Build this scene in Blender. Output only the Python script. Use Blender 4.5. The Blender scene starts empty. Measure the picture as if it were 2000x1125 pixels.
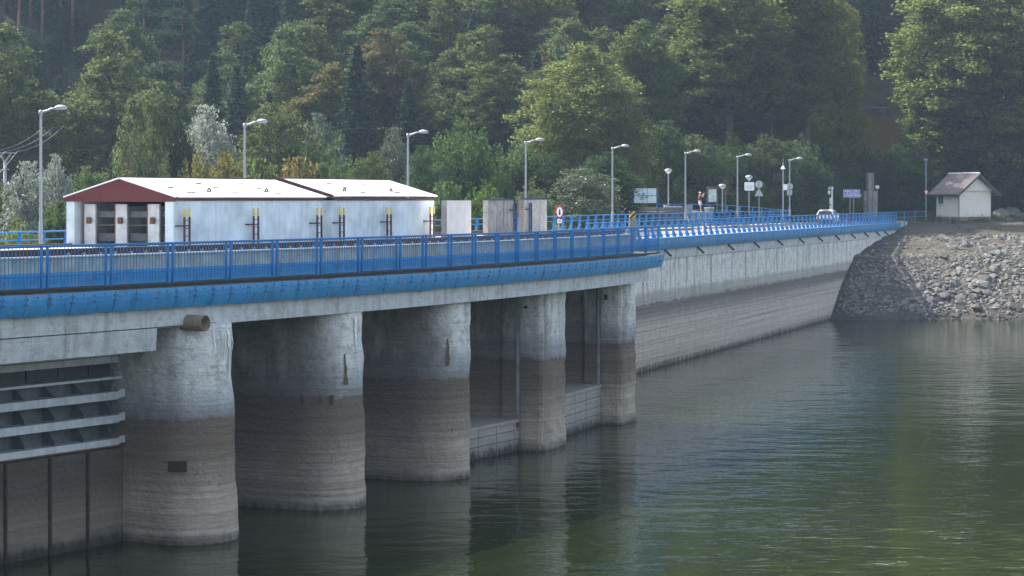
import bpy, bmesh, math, random
import numpy as np
from mathutils import Vector, noise as mnoise
R = math.radians
random.seed(7)
C = bpy.context.scene.collection
SC = bpy.context.scene

# ------------------------------------------------------------------ camera, sky, sun, exposure
ZC, FPX, HOR = 11.5, 4500.0, 388.0            # eye height over the water, focal length and horizon row in photo pixels
cam = bpy.data.cameras.new("camera"); cam_o = bpy.data.objects.new("camera", cam); C.objects.link(cam_o)
cam_o.location = (0, 0, ZC); cam_o.rotation_euler = (R(90), 0, 0)
cam.sensor_width = 36; cam.lens = FPX / 2000 * 36; cam.shift_y = -(562.5 - HOR) / 2000
cam.clip_start = 0.5; cam.clip_end = 3000
SC.camera = cam_o

SUN_EL, SUN_AZ = R(44), R(-48)                 # azimuth measured from +Y towards +X
w = bpy.data.worlds.new("World"); SC.world = w; w.use_nodes = True
wn = w.node_tree.nodes; wl = w.node_tree.links
sky = wn.new("ShaderNodeTexSky"); sky.sky_type = 'NISHITA'; sky.sun_disc = False
sky.sun_elevation = SUN_EL; sky.sun_rotation = SUN_AZ
sky.air_density = 1.0; sky.dust_density = 3.0; sky.ozone_density = 0.7
hsv = wn.new("ShaderNodeHueSaturation"); hsv.inputs["Saturation"].default_value = .68          # thin high cloud greys the blue
wl.new(sky.outputs[0], hsv.inputs["Color"]); wl.new(hsv.outputs[0], wn["Background"].inputs[0]); wn["Background"].inputs[1].default_value = 0.14
sun = bpy.data.lights.new("sun", 'SUN'); sun_o = bpy.data.objects.new("sun", sun); C.objects.link(sun_o)
sun.energy = 4.4; sun.angle = R(0.5); sun.color = (1.0, 0.94, 0.84)
sd = Vector((math.sin(SUN_AZ) * math.cos(SUN_EL), math.cos(SUN_AZ) * math.cos(SUN_EL), math.sin(SUN_EL)))
sun_o.rotation_euler = (-sd).to_track_quat('-Z', 'Y').to_euler()
SC.view_settings.view_transform = 'Standard'; SC.view_settings.look = 'None'
SC.view_settings.exposure = 1.6; SC.view_settings.gamma = 1.0
SC.cycles.max_bounces = 6; SC.cycles.diffuse_bounces = 3; SC.cycles.glossy_bounces = 3
SC.cycles.transmission_bounces = 3; SC.cycles.volume_bounces = 0; SC.cycles.transparent_max_bounces = 4
SC.cycles.caustics_reflective = False; SC.cycles.caustics_refractive = False
SC.cycles.use_denoising = True; SC.cycles.sample_clamp_indirect = 4.0

def unproj(x, y, z=None, D=None):
    """photo pixel -> point of the place, at a known height or a known distance"""
    if D is None: D = FPX * (ZC - z) / (y - HOR)
    return Vector(((x - 1000) * D / FPX, D, ZC - (y - HOR) * D / FPX))

# ------------------------------------------------------------------ node helper
class NT:
    def __init__(s, name):
        s.m = bpy.data.materials.new(name); s.m.use_nodes = True
        s.t = s.m.node_tree; s.n = s.t.nodes; s.l = s.t.links
        s.bsdf = s.n["Principled BSDF"]; s.out = s.n["Material Output"]
    def node(s, t, **kw):
        n = s.n.new(t)
        for k, v in kw.items(): setattr(n, k, v)
        return n
    def set(s, n, i, v):
        if hasattr(v, 'is_linked') or isinstance(v, bpy.types.NodeSocket): s.l.new(v, n.inputs[i])
        else: n.inputs[i].default_value = v
    def pos(s): return s.node("ShaderNodeNewGeometry").outputs["Position"]
    def scl(s, vec, sc):
        n = s.node("ShaderNodeVectorMath", operation='MULTIPLY'); s.set(n, 0, vec); n.inputs[1].default_value = sc
        return n.outputs[0]
    def noise(s, vec, scale, detail=4, rough=.55, dist=0.0):
        n = s.node("ShaderNodeTexNoise"); s.set(n, "Vector", vec); n.inputs["Scale"].default_value = scale
        n.inputs["Detail"].default_value = detail; n.inputs["Roughness"].default_value = rough
        n.inputs["Distortion"].default_value = dist
        return n.outputs["Fac"]
    def math(s, op, a, b=0.0, clamp=False):
        n = s.node("ShaderNodeMath", operation=op, use_clamp=clamp); s.set(n, 0, a); s.set(n, 1, b); return n.outputs[0]
    def rng(s, v, a, b, c=0.0, d=1.0):
        n = s.node("ShaderNodeMapRange"); s.set(n, 0, v)
        for i, q in enumerate((a, b, c, d)): n.inputs[i + 1].default_value = q
        return n.outputs[0]
    def ramp(s, v, stops):
        n = s.node("ShaderNodeValToRGB"); s.set(n, 0, v); e = n.color_ramp.elements
        while len(e) < len(stops): e.new(0.5)
        for q, (p, c) in zip(e, stops):
            q.position = p; q.color = (*c, 1) if len(c) == 3 else c
        return n.outputs[0]
    def mix(s, f, a, b, mode='MIX'):
        n = s.node("ShaderNodeMix", data_type='RGBA', blend_type=mode)
        s.set(n, 0, f)
        for i, q in ((6, a), (7, b)):
            s.set(n, i, (*q, 1) if isinstance(q, tuple) and len(q) == 3 else q)
        return n.outputs[2]
    def z(s, p):
        n = s.node("ShaderNodeSeparateXYZ"); s.l.new(p, n.inputs[0]); return n.outputs
    def bump(s, h, dist, strength=1.0):
        n = s.node("ShaderNodeBump"); n.inputs["Distance"].default_value = dist; n.inputs["Strength"].default_value = strength
        s.l.new(h, n.inputs["Height"]); s.l.new(n.outputs[0], s.bsdf.inputs["Normal"])
    def fin(s, col=None, rough=.8, metal=0.0, spec=.5):
        b = s.bsdf
        if col is not None: s.set(b, "Base Color", (*col, 1) if isinstance(col, tuple) else col)
        s.set(b, "Roughness", rough); b.inputs["Metallic"].default_value = metal
        b.inputs["Specular IOR Level"].default_value = spec
        return s.m

def g(v): return (v, v, v)

def m_plain(name, col, rough=.6, metal=0.0, var=.15, vs=3.0, bump=0.0, spec=.5, streak=0.0):
    t = NT(name); p = t.pos()
    n = t.noise(p, vs, 5, .6)
    c = t.mix(t.rng(n, .3, .7), tuple(q * (1 - var) for q in col), tuple(min(1, q * (1 + var)) for q in col))
    if streak:
        s_ = t.noise(t.scl(p, (6, 6, .35)), 1.0, 4, .6)
        c = t.mix(t.math('MULTIPLY', t.rng(s_, .5, .75), streak), c, tuple(q * .35 for q in col))
    if bump: t.bump(t.noise(p, 14, 5, .6), bump)
    return t.fin(c, rough, metal, spec)

def m_hydro(name, stops, strata=.5, streak=.5, warm=(.30, .23, .15), bump=.03, fringe=.36, side=False, joints=False):
    """concrete that the falling water has stained in level bands; stops are (height, colour)"""
    t = NT(name); p = t.pos(); z = t.z(p)[2]
    wob = t.rng(t.noise(t.scl(p, (.5, .5, .25)), 1.0, 5, .6), .25, .75, -.13, .13)
    wob2 = t.rng(t.noise(t.scl(p, (3, 3, 1.2)), 1.0, 4, .6), .25, .75, -.1, .1)
    zz = t.math('ADD', t.math('ADD', z, wob), wob2)
    c = t.ramp(t.rng(zz, -1, 10), [((h + 1) / 11.0, col) for h, col in stops])
    layers = t.noise(t.scl(p, (.02, .02, 5.5)), 1.0, 6, .7, .12)          # level tide marks
    lmask = t.rng(z, 5.6, 4.2)
    c = t.mix(t.math('MULTIPLY', t.rng(layers, .42, .75), t.math('MULTIPLY', lmask, strata)), c, (.055, .045, .038))
    c = t.mix(t.math('MULTIPLY', t.rng(layers, .42, .25), t.math('MULTIPLY', lmask, strata * .5)), c, (.40, .37, .33))
    st = t.noise(t.scl(p, (2.6, 2.6, .16)), 1.0, 5, .65)                   # run-off streaks
    c = t.mix(t.math('MULTIPLY', t.rng(st, .52, .72), t.math('MULTIPLY', t.rng(z, 3.9, 5.2), streak)), c, (.10, .098, .09))
    st2 = t.noise(t.scl(p, (1.4, 1.4, .22)), 1.7, 5, .65)
    c = t.mix(t.math('MULTIPLY', t.rng(st2, .62, .8), t.math('MULTIPLY', t.rng(z, 3.0, 5.0), .6)), c, warm)
    lime = t.noise(t.scl(p, (1.9, 1.9, .3)), 2.3, 4, .6)
    c = t.mix(t.math('MULTIPLY', t.rng(lime, .66, .74), t.rng(z, 4.4, 5.6)), c, (.72, .74, .74))
    peel = t.noise(p, 1.9, 9, .75)
    c = t.mix(t.math('MULTIPLY', t.rng(peel, .535, .56), t.rng(z, 4.5, 5.0, 0, .42)), c, (.30, .285, .26))
    blot = t.noise(p, 1.3, 6, .7)
    c = t.mix(t.rng(blot, .45, .8, 0, .45), c, (.16, .15, .14))
    sp = t.noise(p, 9, 3, .6)
    spm = t.math('MULTIPLY', t.rng(sp, .62, .68), t.math('MULTIPLY', t.rng(zz, 1.4, 2.0), t.rng(zz, 3.0, 2.3)))
    c = t.mix(t.math('MULTIPLY', spm, .75), c, (.03, .03, .028))
    low = t.noise(t.scl(p, (2.5, 2.5, 1.0)), 1.6, 4, .6)
    c = t.mix(t.math('MULTIPLY', t.rng(t.math('ADD', z, t.rng(low, .3, .7, -.25, .25)), fringe, fringe - .3), .9), c, (.035, .032, .028))
    if joints:                                           # pour joints of the wall with seepage
        xyz = t.z(p); along = t.math('ADD', t.math('MULTIPLY', xyz[0], .3103), t.math('MULTIPLY', xyz[1], .9507))
        fr = t.math('FRACT', t.math('DIVIDE', along, 2.45)); jn = t.noise(t.scl(p, (.5, .5, .12)), 1.0, 3, .6)
        jl = t.math('MULTIPLY', t.math('LESS_THAN', t.math('ABSOLUTE', t.math('SUBTRACT', fr, .5)), .016), t.rng(jn, .40, .60, .15, .9))
        c = t.mix(t.math('MULTIPLY', jl, t.rng(z, 4.2, 5.6, .25, 1.0)), c, (.07, .07, .065))
        wide = t.math('LESS_THAN', t.math('ABSOLUTE', t.math('SUBTRACT', fr, .5)), t.rng(jn, .45, .7, .0, .16))
        c = t.mix(t.math('MULTIPLY', t.math('MULTIPLY', wide, t.rng(z, 4.9, 6.6, 0, .5)), t.rng(z, 7.36, 7.3)), c, (.12, .12, .11))
    if side:                                             # flank shade put into the colour with old staining, fading towards the bleached nose
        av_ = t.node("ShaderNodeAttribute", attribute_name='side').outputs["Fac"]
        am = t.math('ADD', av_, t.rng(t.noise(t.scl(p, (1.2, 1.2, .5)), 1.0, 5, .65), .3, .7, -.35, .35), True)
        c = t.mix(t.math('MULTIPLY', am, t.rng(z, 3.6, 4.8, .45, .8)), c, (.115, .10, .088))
    grain = t.noise(p, 16, 4, .7)
    c = t.mix(.35, c, t.ramp(grain, [(.3, g(.25)), (.7, g(.75))]), 'SOFT_LIGHT')
    h = t.math('ADD', t.noise(p, 5.5, 6, .65), t.math('MULTIPLY', t.noise(t.scl(p, (.6, .6, 6)), 1.0, 4), .8))
    t.bump(h, bump * 3.2)
    return t.fin(c, .88, spec=.25)

# ------------------------------------------------------------------ mesh helper
class Frame:
    """local axes on the ground plane: u along heading ang (clockwise from +Y), v to the left of u"""
    def __init__(s, o, deg):
        s.o = Vector((o[0], o[1], 0)); a = R(deg)
        s.a = Vector((math.sin(a), math.cos(a), 0)); s.p = Vector((-math.cos(a), math.sin(a), 0))
    def __call__(s, u, v, z):
        q = s.o + s.a * u + s.p * v; return Vector((q.x, q.y, z))

class MB:
    def __init__(s): s.v = []; s.f = []; s.mi = []; s.cur = 0
    def add(s, vs, fs):
        b = len(s.v); s.v.extend([tuple(q) for q in vs])
        for f in fs: s.f.append(tuple(i + b for i in f)); s.mi.append(s.cur)
    def fbox(s, F, u0, u1, v0, v1, z0, z1):
        vs = [F(u, v, z) for z in (z0, z1) for v in (v0, v1) for u in (u0, u1)]
        s.add(vs, [(0, 2, 3, 1), (4, 5, 7, 6), (0, 1, 5, 4), (2, 6, 7, 3), (0, 4, 6, 2), (1, 3, 7, 5)])
    def poly(s, F, pts, v0, v1):                       # polygon in the u-z plane, thick along v
        n = len(pts); vs = [F(u, v0, z) for u, z in pts] + [F(u, v1, z) for u, z in pts]
        s.add(vs, [tuple(range(n)), tuple(range(2 * n - 1, n - 1, -1))] + [(i, i + n, (i + 1) % n + n, (i + 1) % n) for i in range(n)])
    def polyv(s, F, pts, u0, u1):                      # polygon in the v-z plane, thick along u
        n = len(pts); vs = [F(u0, v, z) for v, z in pts] + [F(u1, v, z) for v, z in pts]
        s.add(vs, [tuple(range(n)), tuple(range(2 * n - 1, n - 1, -1))] + [(i, i + n, (i + 1) % n + n, (i + 1) % n) for i in range(n)])
    def tube(s, pts, rs, seg=8, caps=True):
        pts = [Vector(p) for p in pts]
        if not hasattr(rs, '__len__'): rs = [rs] * len(pts)
        vs = []; ref = None
        for i, p in enumerate(pts):
            d = (pts[min(i + 1, len(pts) - 1)] - pts[max(i - 1, 0)]).normalized()
            if ref is None: ref = Vector((1, 0, 0)) if abs(d.x) < .8 else Vector((0, 1, 0))
            x = (ref - d * ref.dot(d)).normalized(); y = d.cross(x); ref = x
            for k in range(seg):
                a = 2 * math.pi * k / seg; vs.append(p + (x * math.cos(a) + y * math.sin(a)) * rs[i])
        fs = [(i * seg + k, i * seg + (k + 1) % seg, (i + 1) * seg + (k + 1) % seg, (i + 1) * seg + k) for i in range(len(pts) - 1) for k in range(seg)]
        if caps: fs += [tuple(range(seg - 1, -1, -1)), tuple(range((len(pts) - 1) * seg, len(pts) * seg))]
        s.add(vs, fs)
    def lathe(s, c, prof, seg=16):
        c = Vector(c); vs = []
        for r, z in prof:
            for k in range(seg):
                a = 2 * math.pi * k / seg; vs.append(c + Vector((math.cos(a) * r, math.sin(a) * r, z)))
        n = len(prof)
        fs = [(i * seg + k, i * seg + (k + 1) % seg, (i + 1) * seg + (k + 1) % seg, (i + 1) * seg + k) for i in range(n - 1) for k in range(seg)]
        fs += [tuple(range(seg - 1, -1, -1)), tuple(range((n - 1) * seg, n * seg))]
        s.add(vs, fs)
    def disc(s, F, u, z, r, v0, v1, seg=24, ru=None):
        s.poly(F, [(u + (ru or r) * math.cos(2 * math.pi * k / seg), z + r * math.sin(2 * math.pi * k / seg)) for k in range(seg)], v0, v1)
    def sweep(s, path, prof, closed=True, caps=True, zs=None):
        """prof: (offset towards the reservoir, height) swept along path = [(x, y, nx, ny)]"""
        n = len(prof); vs = []
        for k, (x, y, nx, ny) in enumerate(path):
            for d, z in prof: vs.append((x + nx * d, y + ny * d, z + (zs[k] if zs else 0)))
        m = n if closed else n - 1
        fs = [(i * n + k, (i + 1) * n + k, (i + 1) * n + (k + 1) % n, i * n + (k + 1) % n) for i in range(len(path) - 1) for k in range(m)]
        if caps and closed: fs += [tuple(range(n)), tuple(range(len(path) * n - 1, (len(path) - 1) * n - 1, -1))]
        s.add(vs, fs)
    def build(s, name, mats, parent=None, smooth=False, loc=None, fixn=True):
        me = bpy.data.meshes.new(name)
        off = parent['_loc'] if parent is not None and '_loc' in parent else (loc or (0, 0, 0))
        vs = [(x - off[0], y - off[1], z - off[2]) for x, y, z in s.v]
        me.from_pydata(vs, [], s.f)
        for m in (mats if isinstance(mats, (list, tuple)) else [mats]): me.materials.append(m)
        if any(s.mi): me.polygons.foreach_set("material_index", s.mi)
        if fixn:
            bm = bmesh.new(); bm.from_mesh(me); bmesh.ops.recalc_face_normals(bm, faces=bm.faces); bm.to_mesh(me); bm.free()
        if smooth: me.polygons.foreach_set("use_smooth", [True] * len(me.polygons))
        me.update()
        o = bpy.data.objects.new(name, me); C.objects.link(o)
        if parent is not None: o.parent = parent
        if parent is None or '_loc' not in parent:
            if loc: o.location = loc
        return o

def tag(o, label=None, cat=None, group=None, kind=None):
    if label: o['label'] = label
    if cat: o['category'] = cat
    if group: o['group'] = group
    if kind: o['kind'] = kind
    return o
def thing(name, label, cat, loc=(0, 0, 0), group=None):
    o = bpy.data.objects.new(name, None); C.objects.link(o); o.location = loc; o.empty_display_size = .3
    o['_loc'] = tuple(float(q) for q in loc)
    return tag(o, label, cat, group)
def sub(mb, name, mat, parent, smooth=False):
    """a part of a part: same coordinates, one level deeper"""
    top = parent.parent
    o = mb.build(name, mat, top, smooth); o.parent = parent; return o
def copy_tree(o, parent=None):
    c = o.copy(); C.objects.link(c); c.parent = parent
    for ch in o.children: copy_tree(ch, c)
    return c

# ------------------------------------------------------------------ materials
WHITE_CONC = [(-1, (.05, .045, .04)), (.0, (.14, .12, .10)), (.4, (.50, .425, .34)), (1.5, (.48, .40, .32)), (2.2, (.35, .285, .225)),
              (2.9, (.23, .178, .135)), (4.12, (.185, .142, .108)), (4.2, (.30, .29, .28)), (4.4, (.38, .38, .38)), (4.8, (.46, .48, .495)), (5.3, (.74, .73, .69)), (7.3, (.84, .835, .80)), (9, (.5, .5, .5))]
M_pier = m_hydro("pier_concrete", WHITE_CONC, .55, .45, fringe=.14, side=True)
M_wall = m_hydro("wall_concrete", [(-1, (.05, .045, .04)), (.3, (.40, .34, .28)), (1.0, (.58, .505, .42)), (2.6, (.56, .485, .405)), (3.4, (.44, .38, .32)),
                 (3.8, (.25, .21, .185)), (4.35, (.18, .15, .132)), (4.5, (.44, .405, .36)), (5.1, (.52, .49, .44)), (5.35, (.78, .75, .69)), (7.2, (.76, .75, .71)), (7.5, (.58, .575, .55)), (9, (.55, .55, .53))], .6, .9, bump=.02, joints=True)
M_beam = m_hydro("beam_concrete", [(0, g(.3)), (6, (.52, .535, .53)), (8, (.58, .595, .59)), (9, (.5, .5, .5))], .1, .45, bump=.012)
M_parapet = m_plain("parapet_concrete", (.44, .42, .36), .9, var=.3, vs=2.0, bump=.01, streak=.6)
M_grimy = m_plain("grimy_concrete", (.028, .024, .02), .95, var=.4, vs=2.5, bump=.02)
M_sill = m_hydro("sill_concrete", [(-1, (.06, .055, .05)), (0, (.12, .11, .10)), (.4, (.30, .28, .25)), (1.0, (.40, .37, .33)), (2, (.40, .37, .32))], .4, .3)
M_stonewall = m_hydro("inlet_wall", [(-1, (.05, .045, .04)), (.2, (.08, .068, .055)), (.6, (.24, .20, .155)), (1.3, (.19, .155, .12)), (2.2, (.10, .078, .06)), (4, (.085, .068, .055)), (9, (.09, .085, .08))], .4, .2)

def m_blue(name, col, streak):
    t = NT(name); p = t.pos(); gi = t.node("ShaderNodeNewGeometry").outputs["Random Per Island"]
    c = t.mix(t.rng(gi, 0, 1, 0, .5), col, tuple(q * 1.45 + .01 for q in col))
    n = t.noise(t.scl(p, (3.5, 3.5, .5)), 1.0, 5, .65)
    c = t.mix(t.math('MULTIPLY', t.rng(n, .5, .75), streak), c, (.20, .33, .50))
    n2 = t.noise(t.scl(p, (1.5, 1.5, 1.0)), 1.7, 5, .65)
    c = t.mix(t.math('MULTIPLY', t.rng(n2, .52, .75), streak), c, (.02, .055, .16))
    n3 = t.noise(t.scl(p, (9, 9, .5)), 1.0, 3, .6)
    c = t.mix(t.math('MULTIPLY', t.rng(n3, .64, .72), streak * .8), c, (.28, .38, .5))
    return t.fin(c, t.rng(n, .3, .7, .35, .6), spec=.45)
M_blue = m_blue("blue_panel_paint", (.028, .225, .47), .75)
M_bluer = m_blue("blue_rail_paint", (.004, .15, .38), .25)
M_blued = m_blue("blue_base_paint", (.02, .24, .52), .8)
M_bolt = m_plain("rusty_bolt", (.05, .04, .05), .8)
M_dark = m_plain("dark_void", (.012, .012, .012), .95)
M_rail_rust = m_plain("brown_rail_steel", (.05, .022, .017), .75, var=.4)
M_rim = m_plain("weathered_edge", (.62, .61, .57), .8, var=.2)
M_roofw = m_plain("white_sheet_roof", (.80, .81, .82), .45, var=.04, vs=1.0)
M_red = m_plain("dark_red_sheet", (.085, .006, .010), .55, var=.25, vs=2)
M_maroon = m_plain("maroon_steel", (.075, .02, .022), .7, var=.3)
M_yellow = m_plain("yellow_paint", (.62, .48, .07), .6)
M_house_w = m_plain("pale_blue_render", (.53, .62, .68), .9, var=.24, vs=.9, bump=.012, streak=.35)
M_steel = m_plain("galvanised_steel", (.27, .29, .32), .45, .35, var=.12)
M_gsteel = m_plain("gate_steel", (.50, .53, .55), .5, .2, var=.2, streak=.35)
M_gmid = m_plain("gate_shaded_steel", (.085, .10, .11), .6, .1, var=.3, streak=.4)  # shade of the deep bays put into a darker steel colour
M_gdark = m_plain("gate_dark_plate", (.05, .055, .06), .6, .1, var=.3, streak=.4)
M_rust = m_plain("rust", (.12, .055, .03), .85, var=.4, vs=8)
M_box1 = m_plain("pinkish_plaster", (.80, .73, .69), .9, var=.1, vs=2, bump=.01, streak=.3)
M_box2 = m_plain("weathered_grey_plaster", (.30, .28, .27), .9, var=.3, vs=3, bump=.02, streak=.9)
M_box3 = m_plain("peeling_plaster", (.46, .43, .40), .9, var=.25, vs=4, bump=.02, streak=.9)
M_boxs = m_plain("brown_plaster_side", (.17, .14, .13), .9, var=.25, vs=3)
M_navy = m_plain("navy_paint", (.012, .03, .14), .5)
M_asph = m_plain("asphalt", (.17, .17, .175), .5, var=.12, vs=4, bump=.004)
M_walk = m_plain("pale_pavement", (.50, .49, .48), .55, var=.1, vs=3)
M_white = m_plain("white_paint", (.8, .8, .8), .4, var=.04)
M_signback = m_plain("sign_back_grey", (.42, .45, .47), .5, .2, var=.08)
M_signblue = m_plain("sign_blue", (.01, .06, .40), .4, var=.03)
M_signred = m_plain("sign_red", (.45, .015, .03), .4, var=.05)
M_black = m_plain("black_print", (.02, .02, .02), .6)
M_cream = m_plain("cream_render", (.80, .73, .62), .9, var=.05, vs=2, bump=.004)
M_plinth = m_plain("brown_plinth", (.33, .20, .14), .9, var=.12, vs=3)
M_gutter = m_plain("brown_gutter", (.05, .035, .03), .5)
M_soffit = m_plain("grey_soffit", (.22, .235, .25), .8)
M_stone = m_plain("dark_stone", (.13, .12, .115), .95, var=.4, vs=3, bump=.05)
M_stone2 = m_plain("grey_stone", (.27, .28, .29), .95, var=.35, vs=2, bump=.03)
M_wood = m_plain("grey_brown_wood", (.11, .09, .075), .9, var=.3)
M_board = m_plain("info_print", (.50, .60, .58), .5, var=.3, vs=3)
M_panel = m_plain("pale_panel", (.56, .66, .66), .5, var=.04)
M_skin = m_plain("skin", (.48, .27, .19), .6, var=.08)
M_shirt = m_plain("maroon_shirt", (.09, .02, .03), .9, var=.15, vs=12)
M_short = m_plain("white_shorts", (.66, .68, .70), .9, var=.1, vs=8)
M_cap = m_plain("pale_cap", (.62, .58, .54), .9)
M_hair = m_plain("dark_hair", (.03, .02, .015), .8)
M_tyre = m_plain("tyre", (.02, .02, .02), .9)
M_carw = m_plain("car_white_paint", (.72, .73, .75), .25, var=.02)
M_monument = m_plain("monument_concrete", (.24, .235, .22), .9, var=.3, vs=1.2, bump=.02, streak=.7)
t = NT("dark_glass"); M_glass = t.fin((.02, .03, .035), .08, spec=.6)
t = NT("window_glass"); M_wglass = t.fin((.10, .17, .18), .06, spec=.7)
t = NT("tail_light"); M_tail = t.fin((.55, .02, .03), .3)
t = NT("lamp_glass"); M_lglass = t.fin((.55, .58, .6), .25)
t = NT("hazard_stripes"); _p = t.z(t.pos())
_w = t.math('PINGPONG', t.math('ADD', t.math('SUBTRACT', _p[0], _p[2]), 50.0), .17)
M_haz = t.fin(t.mix(t.math('GREATER_THAN', _w, .085), (.55, .42, .05), (.03, .03, .03)), .6)
t = NT("clay_roof_tiles"); _q = t.node("ShaderNodeTexCoord").outputs["UV"]
_n = t.noise(t.pos(), 2.5, 4, .7)
_c = t.mix(t.rng(_n, .35, .7), (.12, .09, .09), (.20, .165, .165))
M_tiles = t.fin(_c, .65)

# ------------------------------------------------------------------ lines of the dam in plan
QA, QB, QC = -3.19886328e-03 / .985, 1.05681700, -73.6200373 * .985      # crest front of the gate block: X over distance
def crest(step=.25, y0=52.0, y1=120.4):
    ys = np.arange(y0, y1 + 1e-6, .05); xs = QA * ys * ys + QB * ys + QC
    s = np.concatenate([[0], np.cumsum(np.hypot(np.diff(xs), np.diff(ys)))]); return xs, ys, s
CX, CY, CS = crest()
CTOT = CS[-1]
def cpt(s):
    """(x, y, nx, ny) on the crest line at arc length s; n points to the reservoir"""
    y = float(np.interp(s, CS, CY)); x = QA * y * y + QB * y + QC
    dx = 2 * QA * y + QB; L = math.hypot(dx, 1); return (x, y, 1 / L, -dx / L)
def cdeg(s):
    q = cpt(s); return math.degrees(math.atan2(-q[3], q[2]))
def s_at_px(px):
    k = int(np.argmin(np.abs(CX - (px - 1000) * CY / FPX))); return float(CS[k])
def cpath(s0, s1, step=.6):
    n = max(2, int(math.ceil((s1 - s0) / step)) + 1); return [cpt(s0 + (s1 - s0) * i / (n - 1)) for i in range(n)]
W0 = Vector((8.29, 151.8)); WA = Vector((.3103, .9507)); WN = Vector((.9507, -.3103)); WDEG = math.degrees(math.atan2(WA.x, WA.y))
def wpt(s, off=0.0):
    q = W0 + WA * s + WN * off; return (q.x, q.y, WN.x, WN.y)
def wpath(s0, s1, n=40): return [wpt(s0 + (s1 - s0) * i / n) for i in range(n + 1)]
LAMPS = [(-21.0, 102.7), (-14.0, 120.7), (-6.3, 139.6), (.95, 158.1), (7.7, 176.6), (14.75, 195.9), (20.8, 212.5), (27.9, 231.5)]
def lamp_x(y):
    ys = [40] + [q[1] for q in LAMPS] + [300]; xs = [LAMPS[0][0] - .385 * (102.7 - 40)] + [q[0] for q in LAMPS] + [LAMPS[-1][0] + .33 * 68.5]
    return float(np.interp(y, ys, xs))
def road_path(y0, y1, n=60):
    out = []
    for i in range(n + 1):
        y = y0 + (y1 - y0) * i / n; x = np.mean([lamp_x(y + d) for d in (-14, -7, 0, 7, 14)])
        dx = np.mean([(lamp_x(y + d + 8) - lamp_x(y + d - 8)) / 16 for d in (-14, -7, 0, 7, 14)]); L = math.hypot(dx, 1)
        out.append((x, y, 1 / L, -dx / L))
    return out

# ------------------------------------------------------------------ the land
def sst(a, b, x): q = np.clip((x - a) / (b - a), 0, 1); return q * q * (3 - 2 * q)
def xdam(Y): return np.interp(Y, [40] + [q[1] for q in LAMPS] + [300], [-45 + 4.3] + [q[0] + 4.3 for q in LAMPS] + [50.5 + 4.3])
def shore(X): return 219.5 + 1.0 * np.sin(X * .33) + .5 * np.sin(X * .9 + 1)
def foot(X): return np.where(X > 20, 262 + .40 * (X - 20), 262 - .12 * (20 - X))
def hillz(X, Y):
    base = 4.5 + 4.5 * sst(-30, 14, X + (Y - 200) * .25)
    q = np.maximum(0, Y - foot(X))
    return base + np.where(q < 25, .012 * q * q, .012 * 625 + .6 * (q - 25)) * (1 - .28 * sst(5, 40, X))
def bankz(X, Y):
    q = Y - shore(X)
    up = np.interp(q, [-30, -4, 0, 4, 13, 20, 32, 46, 60, 90], [-6, -1.2, 0, 1.8, 5.6, 6.4, 7.45, 8.35, 8.6, 8.8])
    return up + np.maximum(0, Y - foot(X)) * .5 * .9
def landz(X, Y):
    X = np.asarray(X, float); Y = np.asarray(Y, float)
    wu = sst(-2.5, 2.5, X - xdam(Y))
    wu = np.where(Y > 262, np.maximum(wu, 0) * (1 - sst(262, 275, Y)), wu)
    return hillz(X, Y) * (1 - wu) + bankz(X, Y) * wu
def ground_z(x, y): return float(landz(np.array([x]), np.array([y]))[0])
def fnoise(x, y, s): return mnoise.noise(Vector((x * s, y * s, 3.1)))

def grid(name, X0, X1, Y0, Y1, st, mat, fz, rough=0.0):
    nx = int((X1 - X0) / st) + 1; ny = int((Y1 - Y0) / st) + 1
    xs = np.linspace(X0, X1, nx); ys = np.linspace(Y0, Y1, ny); GX, GY = np.meshgrid(xs, ys)
    Z = fz(GX, GY); vs = np.stack([GX.ravel(), GY.ravel(), Z.ravel()], 1)
    if rough:
        for i in range(len(vs)): vs[i, 2] += rough * (fnoise(vs[i, 0], vs[i, 1], .35) + .6 * fnoise(vs[i, 0], vs[i, 1], 1.1))
    idx = np.arange(nx * ny).reshape(ny, nx)
    fs = np.stack([idx[:-1, :-1].ravel(), idx[:-1, 1:].ravel(), idx[1:, 1:].ravel(), idx[1:, :-1].ravel()], 1)
    me = bpy.data.meshes.new(name); me.from_pydata(vs.tolist(), [], fs.tolist()); me.materials.append(mat)
    me.polygons.foreach_set("use_smooth", [True] * len(me.polygons))
    o = bpy.data.objects.new(name, me); C.objects.link(o); o['kind'] = 'structure'; return o

t = NT("forest_floor"); p = t.pos(); n = t.noise(p, .25, 6, .65); n2 = t.noise(p, 1.6, 5, .7)
c = t.mix(t.rng(n, .4, .6), (.035, .04, .02), (.075, .055, .035)); c = t.mix(t.rng(n2, .5, .7, 0, .6), c, (.09, .08, .035))
t.bump(n2, .3); M_floor = t.fin(c, .95, spec=.1)
t = NT("bank_gravel"); p = t.pos(); z = t.z(p)
n = t.noise(p, .3, 6, .65); n2 = t.noise(p, 3.5, 5, .7)
c = t.mix(t.rng(n, .42, .6), (.05, .044, .038), (.085, .076, .066))
c = t.mix(t.rng(n2, .45, .75, 0, .55), c, (.08, .07, .06))
n3 = t.noise(p, .55, 5, .7)
c = t.mix(t.math('MULTIPLY', t.rng(n3, .55, .65), t.rng(z[2], 5.0, 7.5, .15, .8)), c, (.075, .09, .035))
vor = t.node("ShaderNodeTexVoronoi", feature='DISTANCE_TO_EDGE'); t.l.new(t.scl(p, (1, .7, 1)), vor.inputs["Vector"]); vor.inputs["Scale"].default_value = 1.1
pit = t.math('MULTIPLY', t.rng(vor.outputs[0], .10, .02), t.rng(z[2], 6.3, 5.5))
c = t.mix(t.math('MULTIPLY', pit, .85), c, (.03, .027, .025))
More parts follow.
